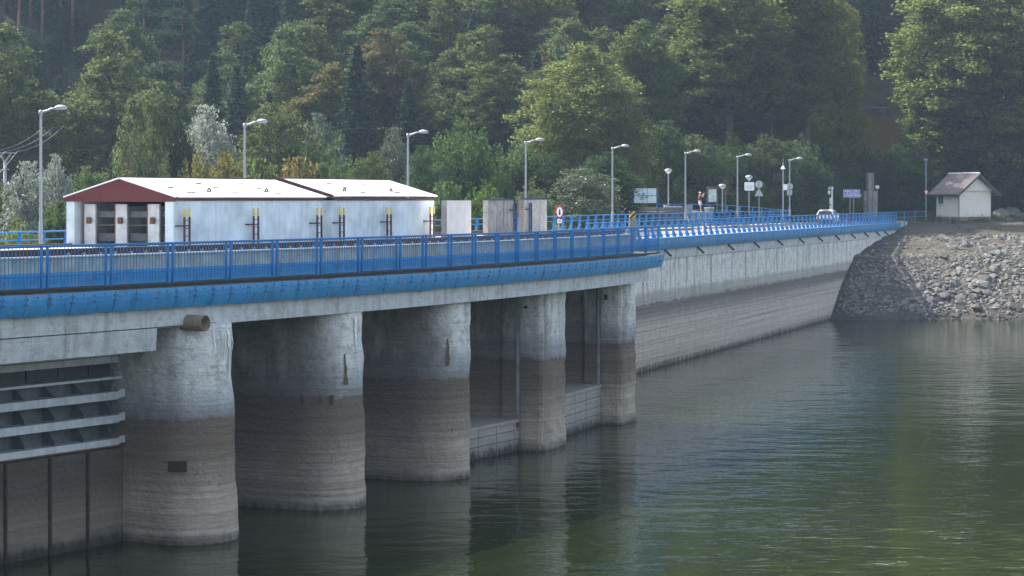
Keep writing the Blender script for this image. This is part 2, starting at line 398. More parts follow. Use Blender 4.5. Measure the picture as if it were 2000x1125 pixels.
c = t.mix(t.rng(z[2], .9, .25, 0, .8), c, (.06, .055, .05))
t.bump(t.math('ADD', n2, t.math('MULTIPLY', vor.outputs[0], 2.0)), .15); M_bank = t.fin(c, .95, spec=.15)

BX0, BX1, BY0, BY1 = 20.0, 110.0, 206.0, 290.0
def land_sunk(X, Y):
    inside = (X > BX0 + 3) & (X < BX1 - 3) & (Y > BY0 + 3) & (Y < BY1 - 3)
    return landz(X, Y) - .9 * inside
grid("hillside", -330, 400, -60, 640, 4.0, M_floor, land_sunk, .5)
grid("bank", BX0, BX1, BY0, BY1, .7, M_bank, landz, .16)

# water
t = NT("reservoir_water"); p = t.pos()
ps = t.scl(p, (.75, 1.0, 1.0))
calm = t.rng(t.noise(p, .035, 3, .5), .38, .62, .45, 1.0)
h = t.math('ADD', t.math('MULTIPLY', t.noise(ps, .8, 4, .5), 1.0), t.math('MULTIPLY', t.noise(ps, .3, 2, .5), 1.2))
h = t.math('ADD', h, t.math('MULTIPLY', t.noise(ps, 3.6, 2, .5), .16))
t.bump(t.math('MULTIPLY', h, calm), .068)
t.bsdf.inputs["IOR"].default_value = 1.33
M_water = t.fin((.0085, .0145, .003), .03)
mb = MB(); mb.add([(-70, -400, 0), (420, -400, 0), (420, 235, 0), (-70, 235, 0)], [(0, 1, 2, 3)])
tag(mb.build("reservoir_water", M_water), kind='structure')

# ------------------------------------------------------------------ the dam: body, right wall, piers
S_END = CTOT
dam = thing("concrete_dam", "long stained concrete dam crossing the reservoir under the blue railings", "dam", (8, 152, 0))
mb = MB()
N = 70
ss = [(-12, -.0)] 
mb.sweep(wpath(-45, 118, 90), [(0, -6), (0, 7.34), (-.18, 7.34), (-.18, 8.55), (-16, 8.55), (-16, -12)])
mb.build("wall", M_wall, dam)
mb = MB(); mb.sweep(wpath(-8, 112.5, 60), [(.06, 7.36), (.06, 8.52), (-.15, 8.52), (-.15, 7.36)]); mb.build("crest_band", M_beam, dam)
mb = MB()
mb.sweep(cpath(0, CTOT - .3), [(-8.2, -6), (-8.2, 7.2), (-24, 7.2), (-24, -12)]); mb.build("inner_wall", M_stonewall, dam)
mb = MB()
k = 0; s = .55
while s < 112:
    F = Frame(wpt(s)[:2], WDEG); mb.fbox(F, .015, 1.0 - .015, -.02, -.5, 8.83, 8.79); s += 1.0
s = .5
PROF = [(.42, 8.82), (.44, 8.62), (.42, 8.42), (.36, 8.22), (.28, 8.05), (.20, 8.05), (.0, 8.25), (-.0, 8.76)]
for i in range(112):
    s0 = -4 + i * 1.04
    j = random.uniform(-.006, .006)
    mb.sweep([wpt(s0 + .012), wpt(s0 + 1.04 - .012)], [(d + j, z_) for d, z_ in PROF])
mb.build("blue_fascia", M_blue, dam, smooth=False)
# drain spouts under the fascia
for i in range(12):
    s = [8.8, 18.5, 28.5, 38, 47.5, 57, 66, 75, 84, 92, 99.5, 105][i] - 2.0
    F = Frame(wpt(s)[:2], WDEG); mb = MB()
    mb.tube([F(0, .1, 8.15), F(.05, -.55, 7.55)], .085, 10); mb.build("drain_spout", M_gdark, dam, True)

def pier(S, r, deg, flat, D0, label, bat=.0, sk=1.0):
    """S: far edge of the nose at the water line"""
    a = R(deg); av = Vector((math.sin(a), math.cos(a))); nv = Vector((math.cos(a), -math.sin(a)))
    if not flat:
        rd = Vector((S[0], S[1])).normalized(); perp = Vector((rd.y, -rd.x)); c = Vector(S) - perp * r
        out = [(r, -r * 5.2), (r, -1.2)]
        out = [(r, -9.0)] + [(r, -9.0 + (9.0 - .2) * q) for q in (.35, .65, .85, 1.0)]
        K = 18
        arc = [(r * math.cos(math.pi * i / K), r * math.sin(math.pi * i / K)) for i in range(K + 1)]
        out = [(r, -9), (r, -6), (r, -4), (r, -2.5), (r, -1.2)] + arc + [(-r, -1.2), (-r, -2.5), (-r, -4), (-r, -6), (-r, -9)]
        O = c
    else:
        T = r * 2; O = Vector(S) - av * r
        b = .22
        out = [(r, -9), (r, -6), (r, -3), (r, -1.2), (r, -b), (r - b * .3, -b * .3), (r - b, 0), (r * .4, .05), (0, .07), (-r * .4, .05), (-r + b, 0), (-r + b * .3, -b * .3), (-r, -b),
               (-r, -.6), (-r, -1.12), (-r + .06, -1.14), (-r + .06, -1.30), (-r, -1.32), (-r, -2.0), (-r + .16, -2.05), (-r + .16, -5), (-r + .16, -9)]
    zs = np.concatenate([np.arange(-1.5, 7.3, .35), [7.3]])
    th = thing("bridge_pier", label, "pier", (O.x, O.y, 0), "piers standing in the water")
    mb = MB(); vs = []
    for z_ in zs:
        k = 1.0; vb = -bat * max(0, z_) / 7.2
        for (u, v) in out:
            w_ = Vector((u, v + vb))
            q = O + av * w_.x + nv * w_.y
            d = .075 * mnoise.noise(Vector((q.x * 1.2, q.y * 1.2, z_ * 1.2))) + .04 * mnoise.noise(Vector((q.x * 4, q.y * 4, z_ * 4)))
            q = q + (av * (1 if u > 0 else -1) * .5 + nv) * d
            vs.append((q.x, q.y, z_))
    n = len(out)
    fs = [(i * n + k, i * n + (k + 1) % n, (i + 1) * n + (k + 1) % n, (i + 1) * n + k) for i in range(len(zs) - 1) for k in range(n)]
    mb.add(vs, fs); mb.add(vs[-n:], [tuple(range(n))])
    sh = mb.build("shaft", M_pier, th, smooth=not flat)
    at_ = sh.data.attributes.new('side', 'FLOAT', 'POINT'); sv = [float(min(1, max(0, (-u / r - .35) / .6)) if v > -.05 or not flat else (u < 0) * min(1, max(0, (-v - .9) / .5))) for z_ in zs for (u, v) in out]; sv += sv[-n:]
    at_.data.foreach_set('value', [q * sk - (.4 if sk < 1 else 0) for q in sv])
    return th, O, av, nv
PIERS = []
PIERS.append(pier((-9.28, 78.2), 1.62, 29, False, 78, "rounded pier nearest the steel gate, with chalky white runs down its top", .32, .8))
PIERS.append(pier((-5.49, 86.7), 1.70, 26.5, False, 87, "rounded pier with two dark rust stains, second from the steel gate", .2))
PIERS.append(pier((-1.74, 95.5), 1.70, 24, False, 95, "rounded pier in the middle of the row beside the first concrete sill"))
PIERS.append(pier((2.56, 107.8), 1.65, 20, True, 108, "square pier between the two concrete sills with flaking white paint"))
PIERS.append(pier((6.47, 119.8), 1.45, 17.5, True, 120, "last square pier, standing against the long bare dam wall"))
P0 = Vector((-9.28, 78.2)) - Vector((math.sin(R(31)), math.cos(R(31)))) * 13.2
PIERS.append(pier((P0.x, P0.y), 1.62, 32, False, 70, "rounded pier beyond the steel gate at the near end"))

# fittings on the piers: recess, sensor hole, rust marks
F = Frame(PIERS[0][1], 29)
def on_pier(i, deg, ang, z0, z1, wdt, name, mat, depth=.04):
    th, O, av, nv = PIERS[i]; r = 1.66
    a0 = R(ang); mb = MB(); vs = []
    for z_ in (z0, z1):
        for da in (-wdt / 2 / r, wdt / 2 / r):
            for rr in (r - .12, r + depth):
                u = math.cos(a0 + da) * rr; v = math.sin(a0 + da) * rr; q = O + av * u + nv * v; vs.append((q.x, q.y, z_))
    mb.add(vs, [(0, 1, 3, 2), (4, 6, 7, 5), (0, 4, 5, 1), (2, 3, 7, 6), (1, 5, 7, 3), (0, 2, 6, 4)])
    return mb.build(name, mat, th)
on_pier(0, 29, 158, 2.45, 2.80, .62, "recess", M_grimy, .045)
for i, ang in ((1, 172), (1, 150), (1, 134)):
    on_pier(i, 26, ang, 3.9, 4.25, .09, "steel_bracket", M_rust, .09)
def pier_run(i, ang, prof, mat, name):
    th, O, av, nv = PIERS[i]; r = 1.62 if i == 0 else 1.70; bat = (.32, .2, 0)[i]; mb = MB(); vs = []
    for z_, hw, da in prof:
        for sg in (-1, 1):
            a0 = R(ang) + (da + sg * hw) / r; k = -bat * z_ / 7.2
            q0 = O + av * math.cos(a0) * r + nv * (math.sin(a0) * r + k)
            d = .075 * mnoise.noise(Vector((q0.x * 1.2, q0.y * 1.2, z_ * 1.2))) + .04 * mnoise.noise(Vector((q0.x * 4, q0.y * 4, z_ * 4)))
            q = q0 + (av * (1 if math.cos(a0) > 0 else -1) * .5 + nv) * d + (av * math.cos(a0) + nv * math.sin(a0)) * .03; vs.append((q.x, q.y, z_))
    mb.add(vs, [(2 * k, 2 * k + 1, 2 * k + 3, 2 * k + 2) for k in range(len(prof) - 1)]); mb.build(name, mat, th)
M_stain = m_plain("dark_rust_stain", (.12, .085, .06), .95, var=.4, vs=6); M_drip = m_plain("lime_drip", (.80, .82, .80), .9, var=.1, vs=6)
def wob(z0, z1, w0, w1, n=16, a_=.012): return [(z0 + (z1 - z0) * k / n, (w0 + (w1 - w0) * k / n) * random.uniform(.85, 1.15), random.uniform(-a_, a_)) for k in range(n + 1)]
pier_run(1, 112, wob(4.6, 5.75, .10, .03), M_stain, "rust_stain"); pier_run(2, 128, wob(4.65, 5.8, .10, .035), M_stain, "rust_stain")
for ang, z0, z1, w_ in ((72, 5.3, 6.95, .05), (84, 6.1, 7.1, .035), (63, 5.7, 7.0, .035), (104, 6.35, 7.1, .035), (77, 6.5, 7.1, .06)): pier_run(0, ang, wob(z0, z1, w_ * .7, w_, 10, .02), M_drip, "lime_drip")
pier_run(1, 92, wob(5.9, 7.1, .03, .09), M_drip, "lime_drip")
for (i, dz) in ((3, 0), (4, 0)):
    th, O, av, nv = PIERS[i]; a_ = math.degrees(math.atan2(av.x, av.y)); F = Frame(O, a_); mb = MB()
    r = 1.65 if i == 3 else 1.45
    mb.fbox(F, -r - .02, -r + .05, .78, .95, 6.35, 6.62); mb.build("sensor_hole", M_dark, th)
    mb = MB(); mb.fbox(F, -r - .05, -r + .02, 1.17, 1.30, 1.5 if i == 3 else 2.0, 7.2); mb.build("guide_rail", M_stone2, th)
    mb = MB(); mb.fbox(F, -r - .25, -r + .1, 1.2, 1.45, 1.05, 1.3); mb.build("rail_bracket", M_rust, th)

# concrete sills between the last piers
for (i, j, ztop, lab) in ((2, 3, 1.45, "pale coursed concrete sill between the middle piers at the water"), (3, 4, 2.05, "shorter pale concrete sill beside the last square pier")):
    A = PIERS[i][1]; B = PIERS[j][1]; d = (B - A); L = d.length; deg = math.degrees(math.atan2(d.x, d.y)); F = Frame(A, deg)
    r0 = 1.70 if i == 2 else 1.65; r1 = 1.65 if j == 3 else 1.45
    th = thing("concrete_sill", lab, "sill", (A.x, A.y, 0))
    vf = .95 if i == 2 else 1.05
    mb = MB(); mb.fbox(F, r0 - .5, L - r1 + .3, vf + .06, 8.6, -1.5, ztop - .14); mb.build("face", M_sill, th)
    mb = MB(); mb.fbox(F, r0 - .5, L - r1 + .3, vf, 8.6, ztop - .14, ztop); mb.build("top_slab", M_sill, th)
    mb = MB()
    for q in range(5):
        u = r0 + .3 + (L - r0 - r1) * (q + .5) / 5
        mb.fbox(F, u - .012, u + .012, vf + .055, vf + .1, .1, ztop - .15)
    for z_ in (.55, .95, 1.45):
        if z_ < ztop - .2: mb.fbox(F, r0 - .3, L - r1, vf + .055, vf + .1, z_ - .012, z_ + .012)
    mb.build("joint", M_grimy, th)

# ------------------------------------------------------------------ gate block crest: beam, slab, fascia panels, kerb, parapet
plat = thing("intake_platform", "raised concrete intake deck on piers edged with curved blue panels", "platform", (0, 98, 7))
S_BR = s_at_px(310)
mb = MB()
mb.sweep(cpath(2, CTOT - 2.2), [(-.10, 7.27), (-.10, 8.62), (-9.5, 8.62), (-9.5, 7.27)]); mb.build("edge_beam", M_beam, plat)
mb = MB(); mb.sweep(cpath(2, S_BR), [(-.14, 6.55), (-.08, 7.30), (-2.0, 7.32), (-2.0, 6.55)]); mb.build("haunch_beam", M_beam, plat)
mb = MB(); mb.sweep(cpath(2, S_BR + 3.2), [(-.072, 7.285), (-.072, 7.315), (-.3, 7.315), (-.3, 7.285)]); mb.build("beam_seam", M_grimy, plat)
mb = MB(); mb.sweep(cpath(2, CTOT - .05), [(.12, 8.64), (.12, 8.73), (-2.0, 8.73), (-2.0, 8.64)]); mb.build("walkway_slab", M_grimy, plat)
mb = MB(); mb.sweep(cpath(2, CTOT - 3.6), [(-.62, 8.735), (-.62, 9.20), (-1.3, 9.20), (-1.3, 8.735)]); mb.build("blue_kerb", M_blued, plat)
mb = MB(); mb.sweep(cpath(2, CTOT - 3.6), [(-.66, 9.203), (-.66, 9.66), (-1.5, 9.66), (-1.5, 9.203)]); mb.build("parapet", M_parapet, plat)
mb = MB(); mb.sweep(cpath(2, CTOT - 3.65), [(-.58, 9.663), (-.58, 9.71), (-1.5, 9.71), (-1.5, 9.663)]); mb.build("parapet_cap", M_rim, plat)
mb = MB(); mb.sweep(cpath(2, CTOT - 3.7), [(-.95, 9.713), (-.95, 9.88), (-1.12, 9.88), (-1.12, 9.713)])
mb.sweep(cpath(2, CTOT - 3.7), [(-.90, 9.882), (-.90, 9.925), (-1.17, 9.925), (-1.17, 9.882)]); mb.build("crane_rail", M_rail_rust, plat)
for i in range(88):
    s = 24 + i * .77
    if s < CTOT - 4: q = cpt(s); F = Frame(q[:2], cdeg(s)); mb = MB(); mb.fbox(F, -.06, .06, .86, .948, 9.715, 9.79); mb.build("rail_clip", M_steel, plat)
mb = MB(); mb.sweep(cpath(2, CTOT - 3.8), [(-1.52, 8.75), (-1.52, 9.74), (-9.0, 9.74), (-9.0, 8.75)]); mb.build("deck", M_walk, plat)
mb = MB(); mb.sweep(cpath(2, CTOT - 3.9), [(-8.3, 9.745), (-8.3, 9.87), (-8.5, 9.87), (-8.5, 9.745)]); mb.build("far_crane_rail", M_rail_rust, plat)
PPROF = [(.30, 8.60), (.305, 8.45), (.28, 8.28), (.225, 8.10), (.15, 7.93), (.10, 7.94), (.175, 8.11), (.23, 8.29), (.255, 8.45), (.25, 8.60)]
s = CTOT; i = 0
random.seed(11)
while s > 6:
    L = 1.02 + random.uniform(-.03, .03); s0 = s - L
    j = random.uniform(-.012, .012); dz = random.uniform(-.008, .008)
    if abs(s - (CTOT - 31.5)) < .6: dz -= .02
    mb = MB(); pth = [cpt(s0 + .014), cpt((s0 + s) / 2), cpt(s - .014)]
    mb.sweep(pth, [(d + j, z_ + dz) for d, z_ in PPROF]); mb.cur = 1
    F = Frame(cpt((s0 + s) / 2)[:2], cdeg((s0 + s) / 2))
    for (u, d, z_) in ((-.44, .305, 8.47), (.44, .305, 8.47), (0, .303, 8.50), (-.44, .283, 8.29), (.44, .283, 8.29)):
        mb.fbox(F, u - .016, u + .016, -(d + j + .010), -(d + j - .03), z_ - .03, z_ + .03)
    mb.build("fascia_panel", [M_blue, M_bolt], plat); s = s0; i += 1

# pipe stub
q = cpt(s_at_px(372)); F = Frame(q[:2], cdeg(s_at_px(372)))
th = thing("pipe_stub", "short rusty steel pipe sticking out of the pale beam above the first pier", "pipe", tuple(F(0, 0, 7.4)))
mb = MB(); seg = 24; pr = []
for (v, r) in ((.3, .27), (-.62, .27), (-.62, .235), (.2, .235)):
    pr.append([F(math.cos(2 * math.pi * k / seg) * r, v, 7.38 + math.sin(2 * math.pi * k / seg) * r) for k in range(seg)])
vs = [p_ for ring in pr for p_ in ring]
mb.add(vs, [(i * seg + k, i * seg + (k + 1) % seg, (i + 1) * seg + (k + 1) % seg, (i + 1) * seg + k) for i in range(3) for k in range(seg)] + [tuple(range(3 * seg, 4 * seg))])
mb.build("pipe", m_plain("weathered_pipe", (.20, .145, .105), .8, var=.3, vs=5), th, True)

# ------------------------------------------------------------------ railing of the intake platform
rail = thing("walkway_railing", "blue railing of thin vertical bars along the near walkway", "railing", (0, 98, 8.73))
PPX = [86, 212, 332.5, 445.5, 536, 622.5, 702.5, 778, 828, 878.5, 926, 971, 1010, 1047.5, 1083.7, 1117, 1149.5, 1179, 1207, 1234.5, 1261, 1285.5]
PS = [s_at_px(x) for x in PPX]; PS = [PS[0] - 9.3, PS[0] - 6.2, PS[0] - 3.1] + PS
for k in range(len(PS)):
    F = Frame(cpt(PS[k])[:2], cdeg(PS[k])); mb = MB()
    if k == len(PS) - 1: mb.fbox(F, -.05, .05, -.06, .06, 8.735, 10.06)
    else:
        for u in (-.13, .13): mb.fbox(F, u - .025, u + .025, -.05, .035, 8.735, 10.05)
    mb.build("post", M_bluer, rail)
for k in range(len(PS) - 1):
    s0, s1 = PS[k] + .1, PS[k + 1] - .1; mb = MB()
    pth = [cpt(s0 - .09), cpt((s0 + s1) / 2), cpt(s1 + .09)]
    for (za, zb) in ((9.995, 10.075), (9.10, 9.15)): mb.sweep(pth, [(-.02, za), (-.02, zb), (-.08, zb), (-.08, za)])
    n = int(round((s1 - s0) / .165))
    if PPX[0] and k < 24:
        for i in range(1, n):
            s = s0 + (s1 - s0) * i / n; F = Frame(cpt(s)[:2], cdeg(s)); mb.fbox(F, -.009, .009, -.009, .009, 8.88, 10.03)
    mb.build("bar_panel", M_bluer, rail)
# short return rail closing the end of the walkway
F = Frame(cpt(CTOT - .1)[:2], cdeg(CTOT - .1)); mb = MB()
for v in (.5, 1.0, 1.6, 2.2): mb.fbox(F, -.03, .03, v - .03, v + .03, 8.74, 9.85)
for z_ in (9.8, 9.2): mb.fbox(F, -.025, .025, .05, 2.25, z_, z_ + .05)
tag(mb.build("end_rail", M_bluer), "short blue rail closing off the far end of the near walkway", "railing")

# ------------------------------------------------------------------ road on the crest with kerbs and rails
rp = road_path(60, 262, 80)
mb = MB(); mb.sweep(rp, [(6.3, 8.6), (6.3, 8.856), (-.1, 8.856), (-.1, 8.6)]); tag(mb.build("road", M_asph), kind='structure')
mb = MB(); mb.sweep(rp, [(-.08, 8.6), (-.08, 9.02), (-1.1, 9.02), (-1.1, 8.6)]); tag(mb.build("far_pavement", M_walk), kind='structure')
mb = MB(); mb.sweep(wpath(-30, 121, 60), [(-.02, 8.3), (-.02, 8.86), (-1.5, 8.86), (-1.5, 8.3)]); tag(mb.build("near_pavement", M_walk), kind='structure')
mb = MB()
for y0 in np.arange(64, 258, 9.0):
    pth = [q for q in road_path(y0, y0 + 3.5, 3)]; mb.sweep(pth, [(3.55, 8.8645), (3.67, 8.8645)], closed=False, caps=False)
tag(mb.build("road_line", M_white), kind='structure')
mb = MB(); mb.add([(31, 253, 8.87), (40.2, 256, 8.87), (52, 284, 9.0), (90, 300, 9.3), (84, 309, 9.5), (46, 289, 9.2), (34, 262, 8.87)], [(0, 1, 2, 3, 4, 5, 6)])
tag(mb.build("junction_road", M_asph), kind='structure')

def plate_rail(name, label, pts, zf, zt, far=False, spacing=1.9, z_var=None):
    """blue rail of flared plate posts; pts: fine path [(x,y,nx,ny)]"""
    L = [0]
    for a_, b_ in zip(pts, pts[1:]): L.append(L[-1] + math.hypot(b_[0] - a_[0], b_[1] - a_[1]))
    th = thing(name, label, "railing", (pts[0][0], pts[0][1], zf))
    s = .4
    while s < L[-1]:
        q = [float(np.interp(s, L, [p_[i] for p_ in pts])) for i in range(4)]
        dz = z_var(q[1]) if z_var else 0
        F = Frame(q[:2], math.degrees(math.atan2(-q[3], q[2]))); mb = MB(); h = zt - zf; sg = -1 if far else 1
        prof = [(.10, 0), (.10, .06), (-.02, .34), (.06, h - .05), (.17, h - .05), (.13, .45), (.14, .06), (.18, 0)]
        prof = [(-.24 * sg, zf + dz), (-.22 * sg, zf + dz + .1), (-.08 * sg, zf + dz + .38), (.0, zt + dz - .04), (.16 * sg, zt + dz - .04), (.10 * sg, zf + dz + .38), (.06 * sg, zf + dz)]
        mb.polyv(F, prof, -.03, .03); mb.build("post", M_bluer, th); s += spacing
    zs = [z_var(p_[1]) for p_ in pts] if z_var else None
    for (za, zb, d0, d1, nm) in ((zt - .05, zt + .02, .06, -.20, "handrail"), (zt - .40, zt - .34, .03, -.05, "mid_rail"), (zf + .13, zf + .17, .05, .0, "foot_rail")):
        mb = MB(); mb.sweep(pts, [(d0, za), (d0, zb), (d1, zb), (d1, za)], zs=zs); mb.build(nm, M_bluer, th)
    return th
plate_rail("road_railing", "blue railing of flared plates beside the road above the bare dam wall", [wpt(s_, .08) for s_ in np.linspace(-12, 111.5, 80)], 8.86, 10.0)
plate_rail("road_railing", "blue railing on the far side of the road behind the street lamps", [(x - nx * .75, y - ny * .75, nx, ny) for x, y, nx, ny in road_path(84, 236, 90)], 9.02, 10.14, True, z_var=lambda y: float(np.interp(y, [90, 180], [-.16, .13])))
# plain end rail past the last panel
th = thing("end_railing", "plain blue post and rail fence between the dam end and the lamp by the house", "railing", (43.5, 257, 8.8))
E0 = Vector(wpt(111.6)[:2]); E1 = unproj(1808, 431, D=275).xy
d = E1 - E0; F = Frame(E0, math.degrees(math.atan2(d.x, d.y))); Lr = d.length
for q in (.02, .28, .64, .985):
    mb = MB(); mb.fbox(F, Lr * q - .09, Lr * q + .09, -.05, .05, 8.3, 10.0 + .12 * q); mb.build("post", M_bluer, th)
mb = MB()
for z_ in (9.96, 9.35): mb.fbox(F, 0, Lr, -.03, .03, z_, z_ + .07)
mb.build("rails", M_bluer, th)

# ------------------------------------------------------------------ street lamps
def street_lamp(x, y, zb, zt, label, arm=1.3):
    th = thing("street_lamp", label, "street lamp", (x, y, zb), "street lamps along the dam road")
    F = Frame((x, y), 112); mb = MB()      # arm reaches over the road
    h = zt - zb
    mb.tube([F(0, 0, zb - .3), F(0, 0, zb - .25), F(0, 0, zb + 1.4), F(0, 0, zb + 1.46), F(0, 0, zb + 1.55), F(0, 0, zt - .2), F(0, 0, zt - .12)], [.095, .095, .092, .074, .073, .056, .055], 12, caps=False)
    mb.lathe(F(0, 0, zt - .14), [(.0, -.12), (.085, -.1), (.11, 0), (.085, .1), (.0, .13)], 12); mb.build("pole", M_steel, th, True)
    mb = MB(); mb.tube([F(0.05, 0, zt - .12), F(.3, 0, zt - .06), F(.55, 0, zt + .03), F(.8, 0, zt + .05)], [.06, .05, .045, .045], 8); mb.build("arm", M_steel, th, True)
    mb = MB(); vs = []; rings = [(.72, .06, .04), (.80, .11, .09), (.95, .16, .14), (1.15, .17, .13), (1.28, .13, .08), (1.36, .04, .02)]
    for (u, wd, ht) in rings:
        for k in range(10):
            a_ = 2 * math.pi * k / 10; vs.append(F(u, math.cos(a_) * wd, zt + .06 + (math.sin(a_) * ht if math.sin(a_) > 0 else math.sin(a_) * .05)))
    mb.add(vs, [(i * 10 + k, i * 10 + (k + 1) % 10, (i + 1) * 10 + (k + 1) % 10, (i + 1) * 10 + k) for i in range(5) for k in range(10)] + [tuple(range(10)), tuple(range(50, 60))])
    mb.build("lamp_head", M_steel, th, True)
    mb = MB(); mb.fbox(F, .84, 1.24, -.11, .11, zt - .01, zt + .02); mb.build("glass", M_lglass, th)
    return th
LL = ["tall arm street lamp beside the left end of the white roofed gatehouse", "arm street lamp rising behind the first half of the white roof",
      "arm street lamp rising behind the far end of the white roof", "arm street lamp behind the third concrete block on the deck",
      "arm street lamp between the round speed sign and the white billboard", "arm street lamp next to the photographing person",
      "arm street lamp between the map board and the square white sign", "arm street lamp with sign backs fixed to its pole, by the rail end"]
for (x, y), l in zip(LAMPS, LL): street_lamp(x, y, 9.02, 15.47, l)

# ------------------------------------------------------------------ gatehouse
GD = 24.5; G0 = (-12.08, 82.2); F = Frame(G0, GD); ZB, ZW = 9.74, 11.42; GW = 4.6
gh = thing("gatehouse", "long low gatehouse with white sheet roof and dark red gable on the deck", "gatehouse", (G0[0], G0[1], ZB))
def u_at_px(Fr, px, v=0.0):
    best = min(np.arange(-2, 40, .02), key=lambda u: abs((Fr(u, v, 0).x / Fr(u, v, 0).y) - (px - 1000) / FPX)); return float(best)
UM, UN, UE = u_at_px(F, 631), u_at_px(F, 648), u_at_px(F, 848)
LEN = [(0.0, UM), (UN, UE)]
for (u0, u1) in LEN:
    mb = MB(); mb.fbox(F, u0 + (.0 if u0 else 0), u1, 0, .35, ZB, ZW); mb.build("front_wall", M_house_w, gh)
    mb = MB(); mb.fbox(F, u0, u1, GW - .35, GW, ZB, ZW); mb.build("back_wall", M_house_w, gh)
    mb = MB(); mb.fbox(F, u0 + .12, u1 - .02, -.05, .10, ZW + .003, ZW + .11); mb.fbox(F, u0 + .12, u1 - .02, GW - .10, GW + .05, ZW + .003, ZW + .11); mb.build("eaves_beam", M_maroon, gh)
mb = MB(); mb.fbox(F, UE - .4, UE - .02, .352, GW - .352, ZB, ZW); mb.fbox(F, UM - .3, UM - .02, .352, GW - .352, ZB, ZW + .3); mb.fbox(F, UN + .02, UN + .3, .352, GW - .352, ZB, ZW); mb.build("end_wall", M_house_w, gh)
ZE, ZR = ZW + .15, 12.22
for k, (u0, u1) in enumerate(LEN):
    ue0 = u0 - (.04 if k == 0 else .10); ue1 = u1 + (.08 if k == 0 else .10)
    mb = MB()
    mid = GW / 2; ov = .12; zo = ZE - (ZR - ZE) * ov / mid
    lift = .05 if k else .0
    mb.polyv(F, [(-ov, zo + lift), (-ov, zo + .05 + lift), (mid, ZR + .05 + lift), (mid, ZR + lift)], ue0, ue1)
    mb.polyv(F, [(GW + ov, zo + lift), (mid + .002, ZR + lift), (mid + .002, ZR + .05 + lift), (GW + ov, zo + .05 + lift)], ue0, ue1)
    ro = mb.build("roof", M_roofw, gh)
    if k:
        mb = MB(); mb.polyv(F, [(-ov - .02, zo + lift - .05), (-ov - .02, zo + .075 + lift), (mid, ZR + .08 + lift), (GW + ov, zo + .075 + lift), (GW + ov, zo + lift - .05), (mid, ZR - .05 + lift)], ue0 - .10, ue0 - .003); sub(mb, "verge", M_maroon, ro)
    mb = MB(); mb.tube([F(ue0, mid, ZR + .055 + lift), F(ue1, mid, ZR + .055 + lift)], .03, 6); sub(mb, "ridge_cap", M_maroon, ro)
    def on_roof(u, f): v = -ov + (mid + ov) * f; return v, zo + .05 + lift + (ZR - zo) * f
    us = np.arange(u0 + 1.4, u1 - .3, 1.55)
    mb = MB()
    for i, u in enumerate(us):
        for (f, du, ln) in ((.18, 0, .5), (.46, -.25, .36), (.70, -.55, .36)):
            if (i + k) % 2 == 0:
                v, z_ = on_roof(u + du, f); mb.fbox(F, u + du, u + du + ln, v - .03, v + .03, z_ - .03, z_ + .03)
    sub(mb, "roof_clips", M_maroon, ro)
    for i, u in enumerate(np.arange(u0 + 3.2, u1 - .2, 4.15) if k == 0 else np.arange(u0 + 2.0, u1 + .0, 4.15)):
        v, z_ = on_roof(u, .26); mb = MB(); r_ = .09
        mb.tube([F(u + r_ * math.cos(q), v, z_ + r_ * math.sin(q) + .03) for q in np.linspace(-.3, math.pi + .3, 12)], .032, 6)
        mb.fbox(F, u - .2, u + .13, v - .03, v + .03, z_ - .01, z_ + .025)
        sub(mb, "lifting_eye", M_maroon, ro)
mb = MB(); mid = GW / 2
mb.polyv(F, [(-.16, ZW + .02), (-.18, ZE - .02), (mid, ZR - .02), (GW + .18, ZE - .02), (GW + .16, ZW + .02)], -.03, .06); mb.build("gable", M_red, gh)
mb = MB(); mb.fbox(F, -.05, -.02, -.10, GW + .10, ZW - .03, ZW + .10); mb.build("gable_trim", M_red, gh)
# stacked steel gates kept inside the open end
for i, v in enumerate((.83, 2.22, 3.58)):
    mb = MB(); mb.fbox(F, .35, .45, v, v + .48, ZB, ZW - .12); mb.fbox(F, .45, 3.0, v + .41, v + .46, ZB, ZW - .2); mb.build("gate_post", M_gsteel, gh)
    mb = MB(); mb.fbox(F, .34, .46, v + .482, v + .525, ZB, ZW - .14); mb.build("rust_strip", M_rust, gh)
    mb = MB(); mb.fbox(F, .26, .36, v + .18, v + .34, ZB + .85, ZB + 1.08); mb.tube([F(.24, v + .15, ZB + .9), F(.24, v + .15, ZB + 1.02)], .05, 8); mb.build("gate_catch", M_rust, gh)
    mb = MB()
    vv0, vv1 = (v - .86, v - .002) if i else (v - .475, v - .002)
    for (za, zb) in ((ZB + .22, ZB + .5), (ZB + .78, ZB + .82), (ZB + 1.08, ZB + 1.3)): mb.fbox(F, .55, .66, vv0, vv1, za, zb)
    mb.build("gate_beam", M_gmid, gh)
mb = MB(); mb.fbox(F, 3.1, 3.2, .352, GW - .352, ZB, ZW + .05); mb.build("inner_shade_sheet", M_dark, gh)  # near-black sheet painted for the shade deep inside the open end

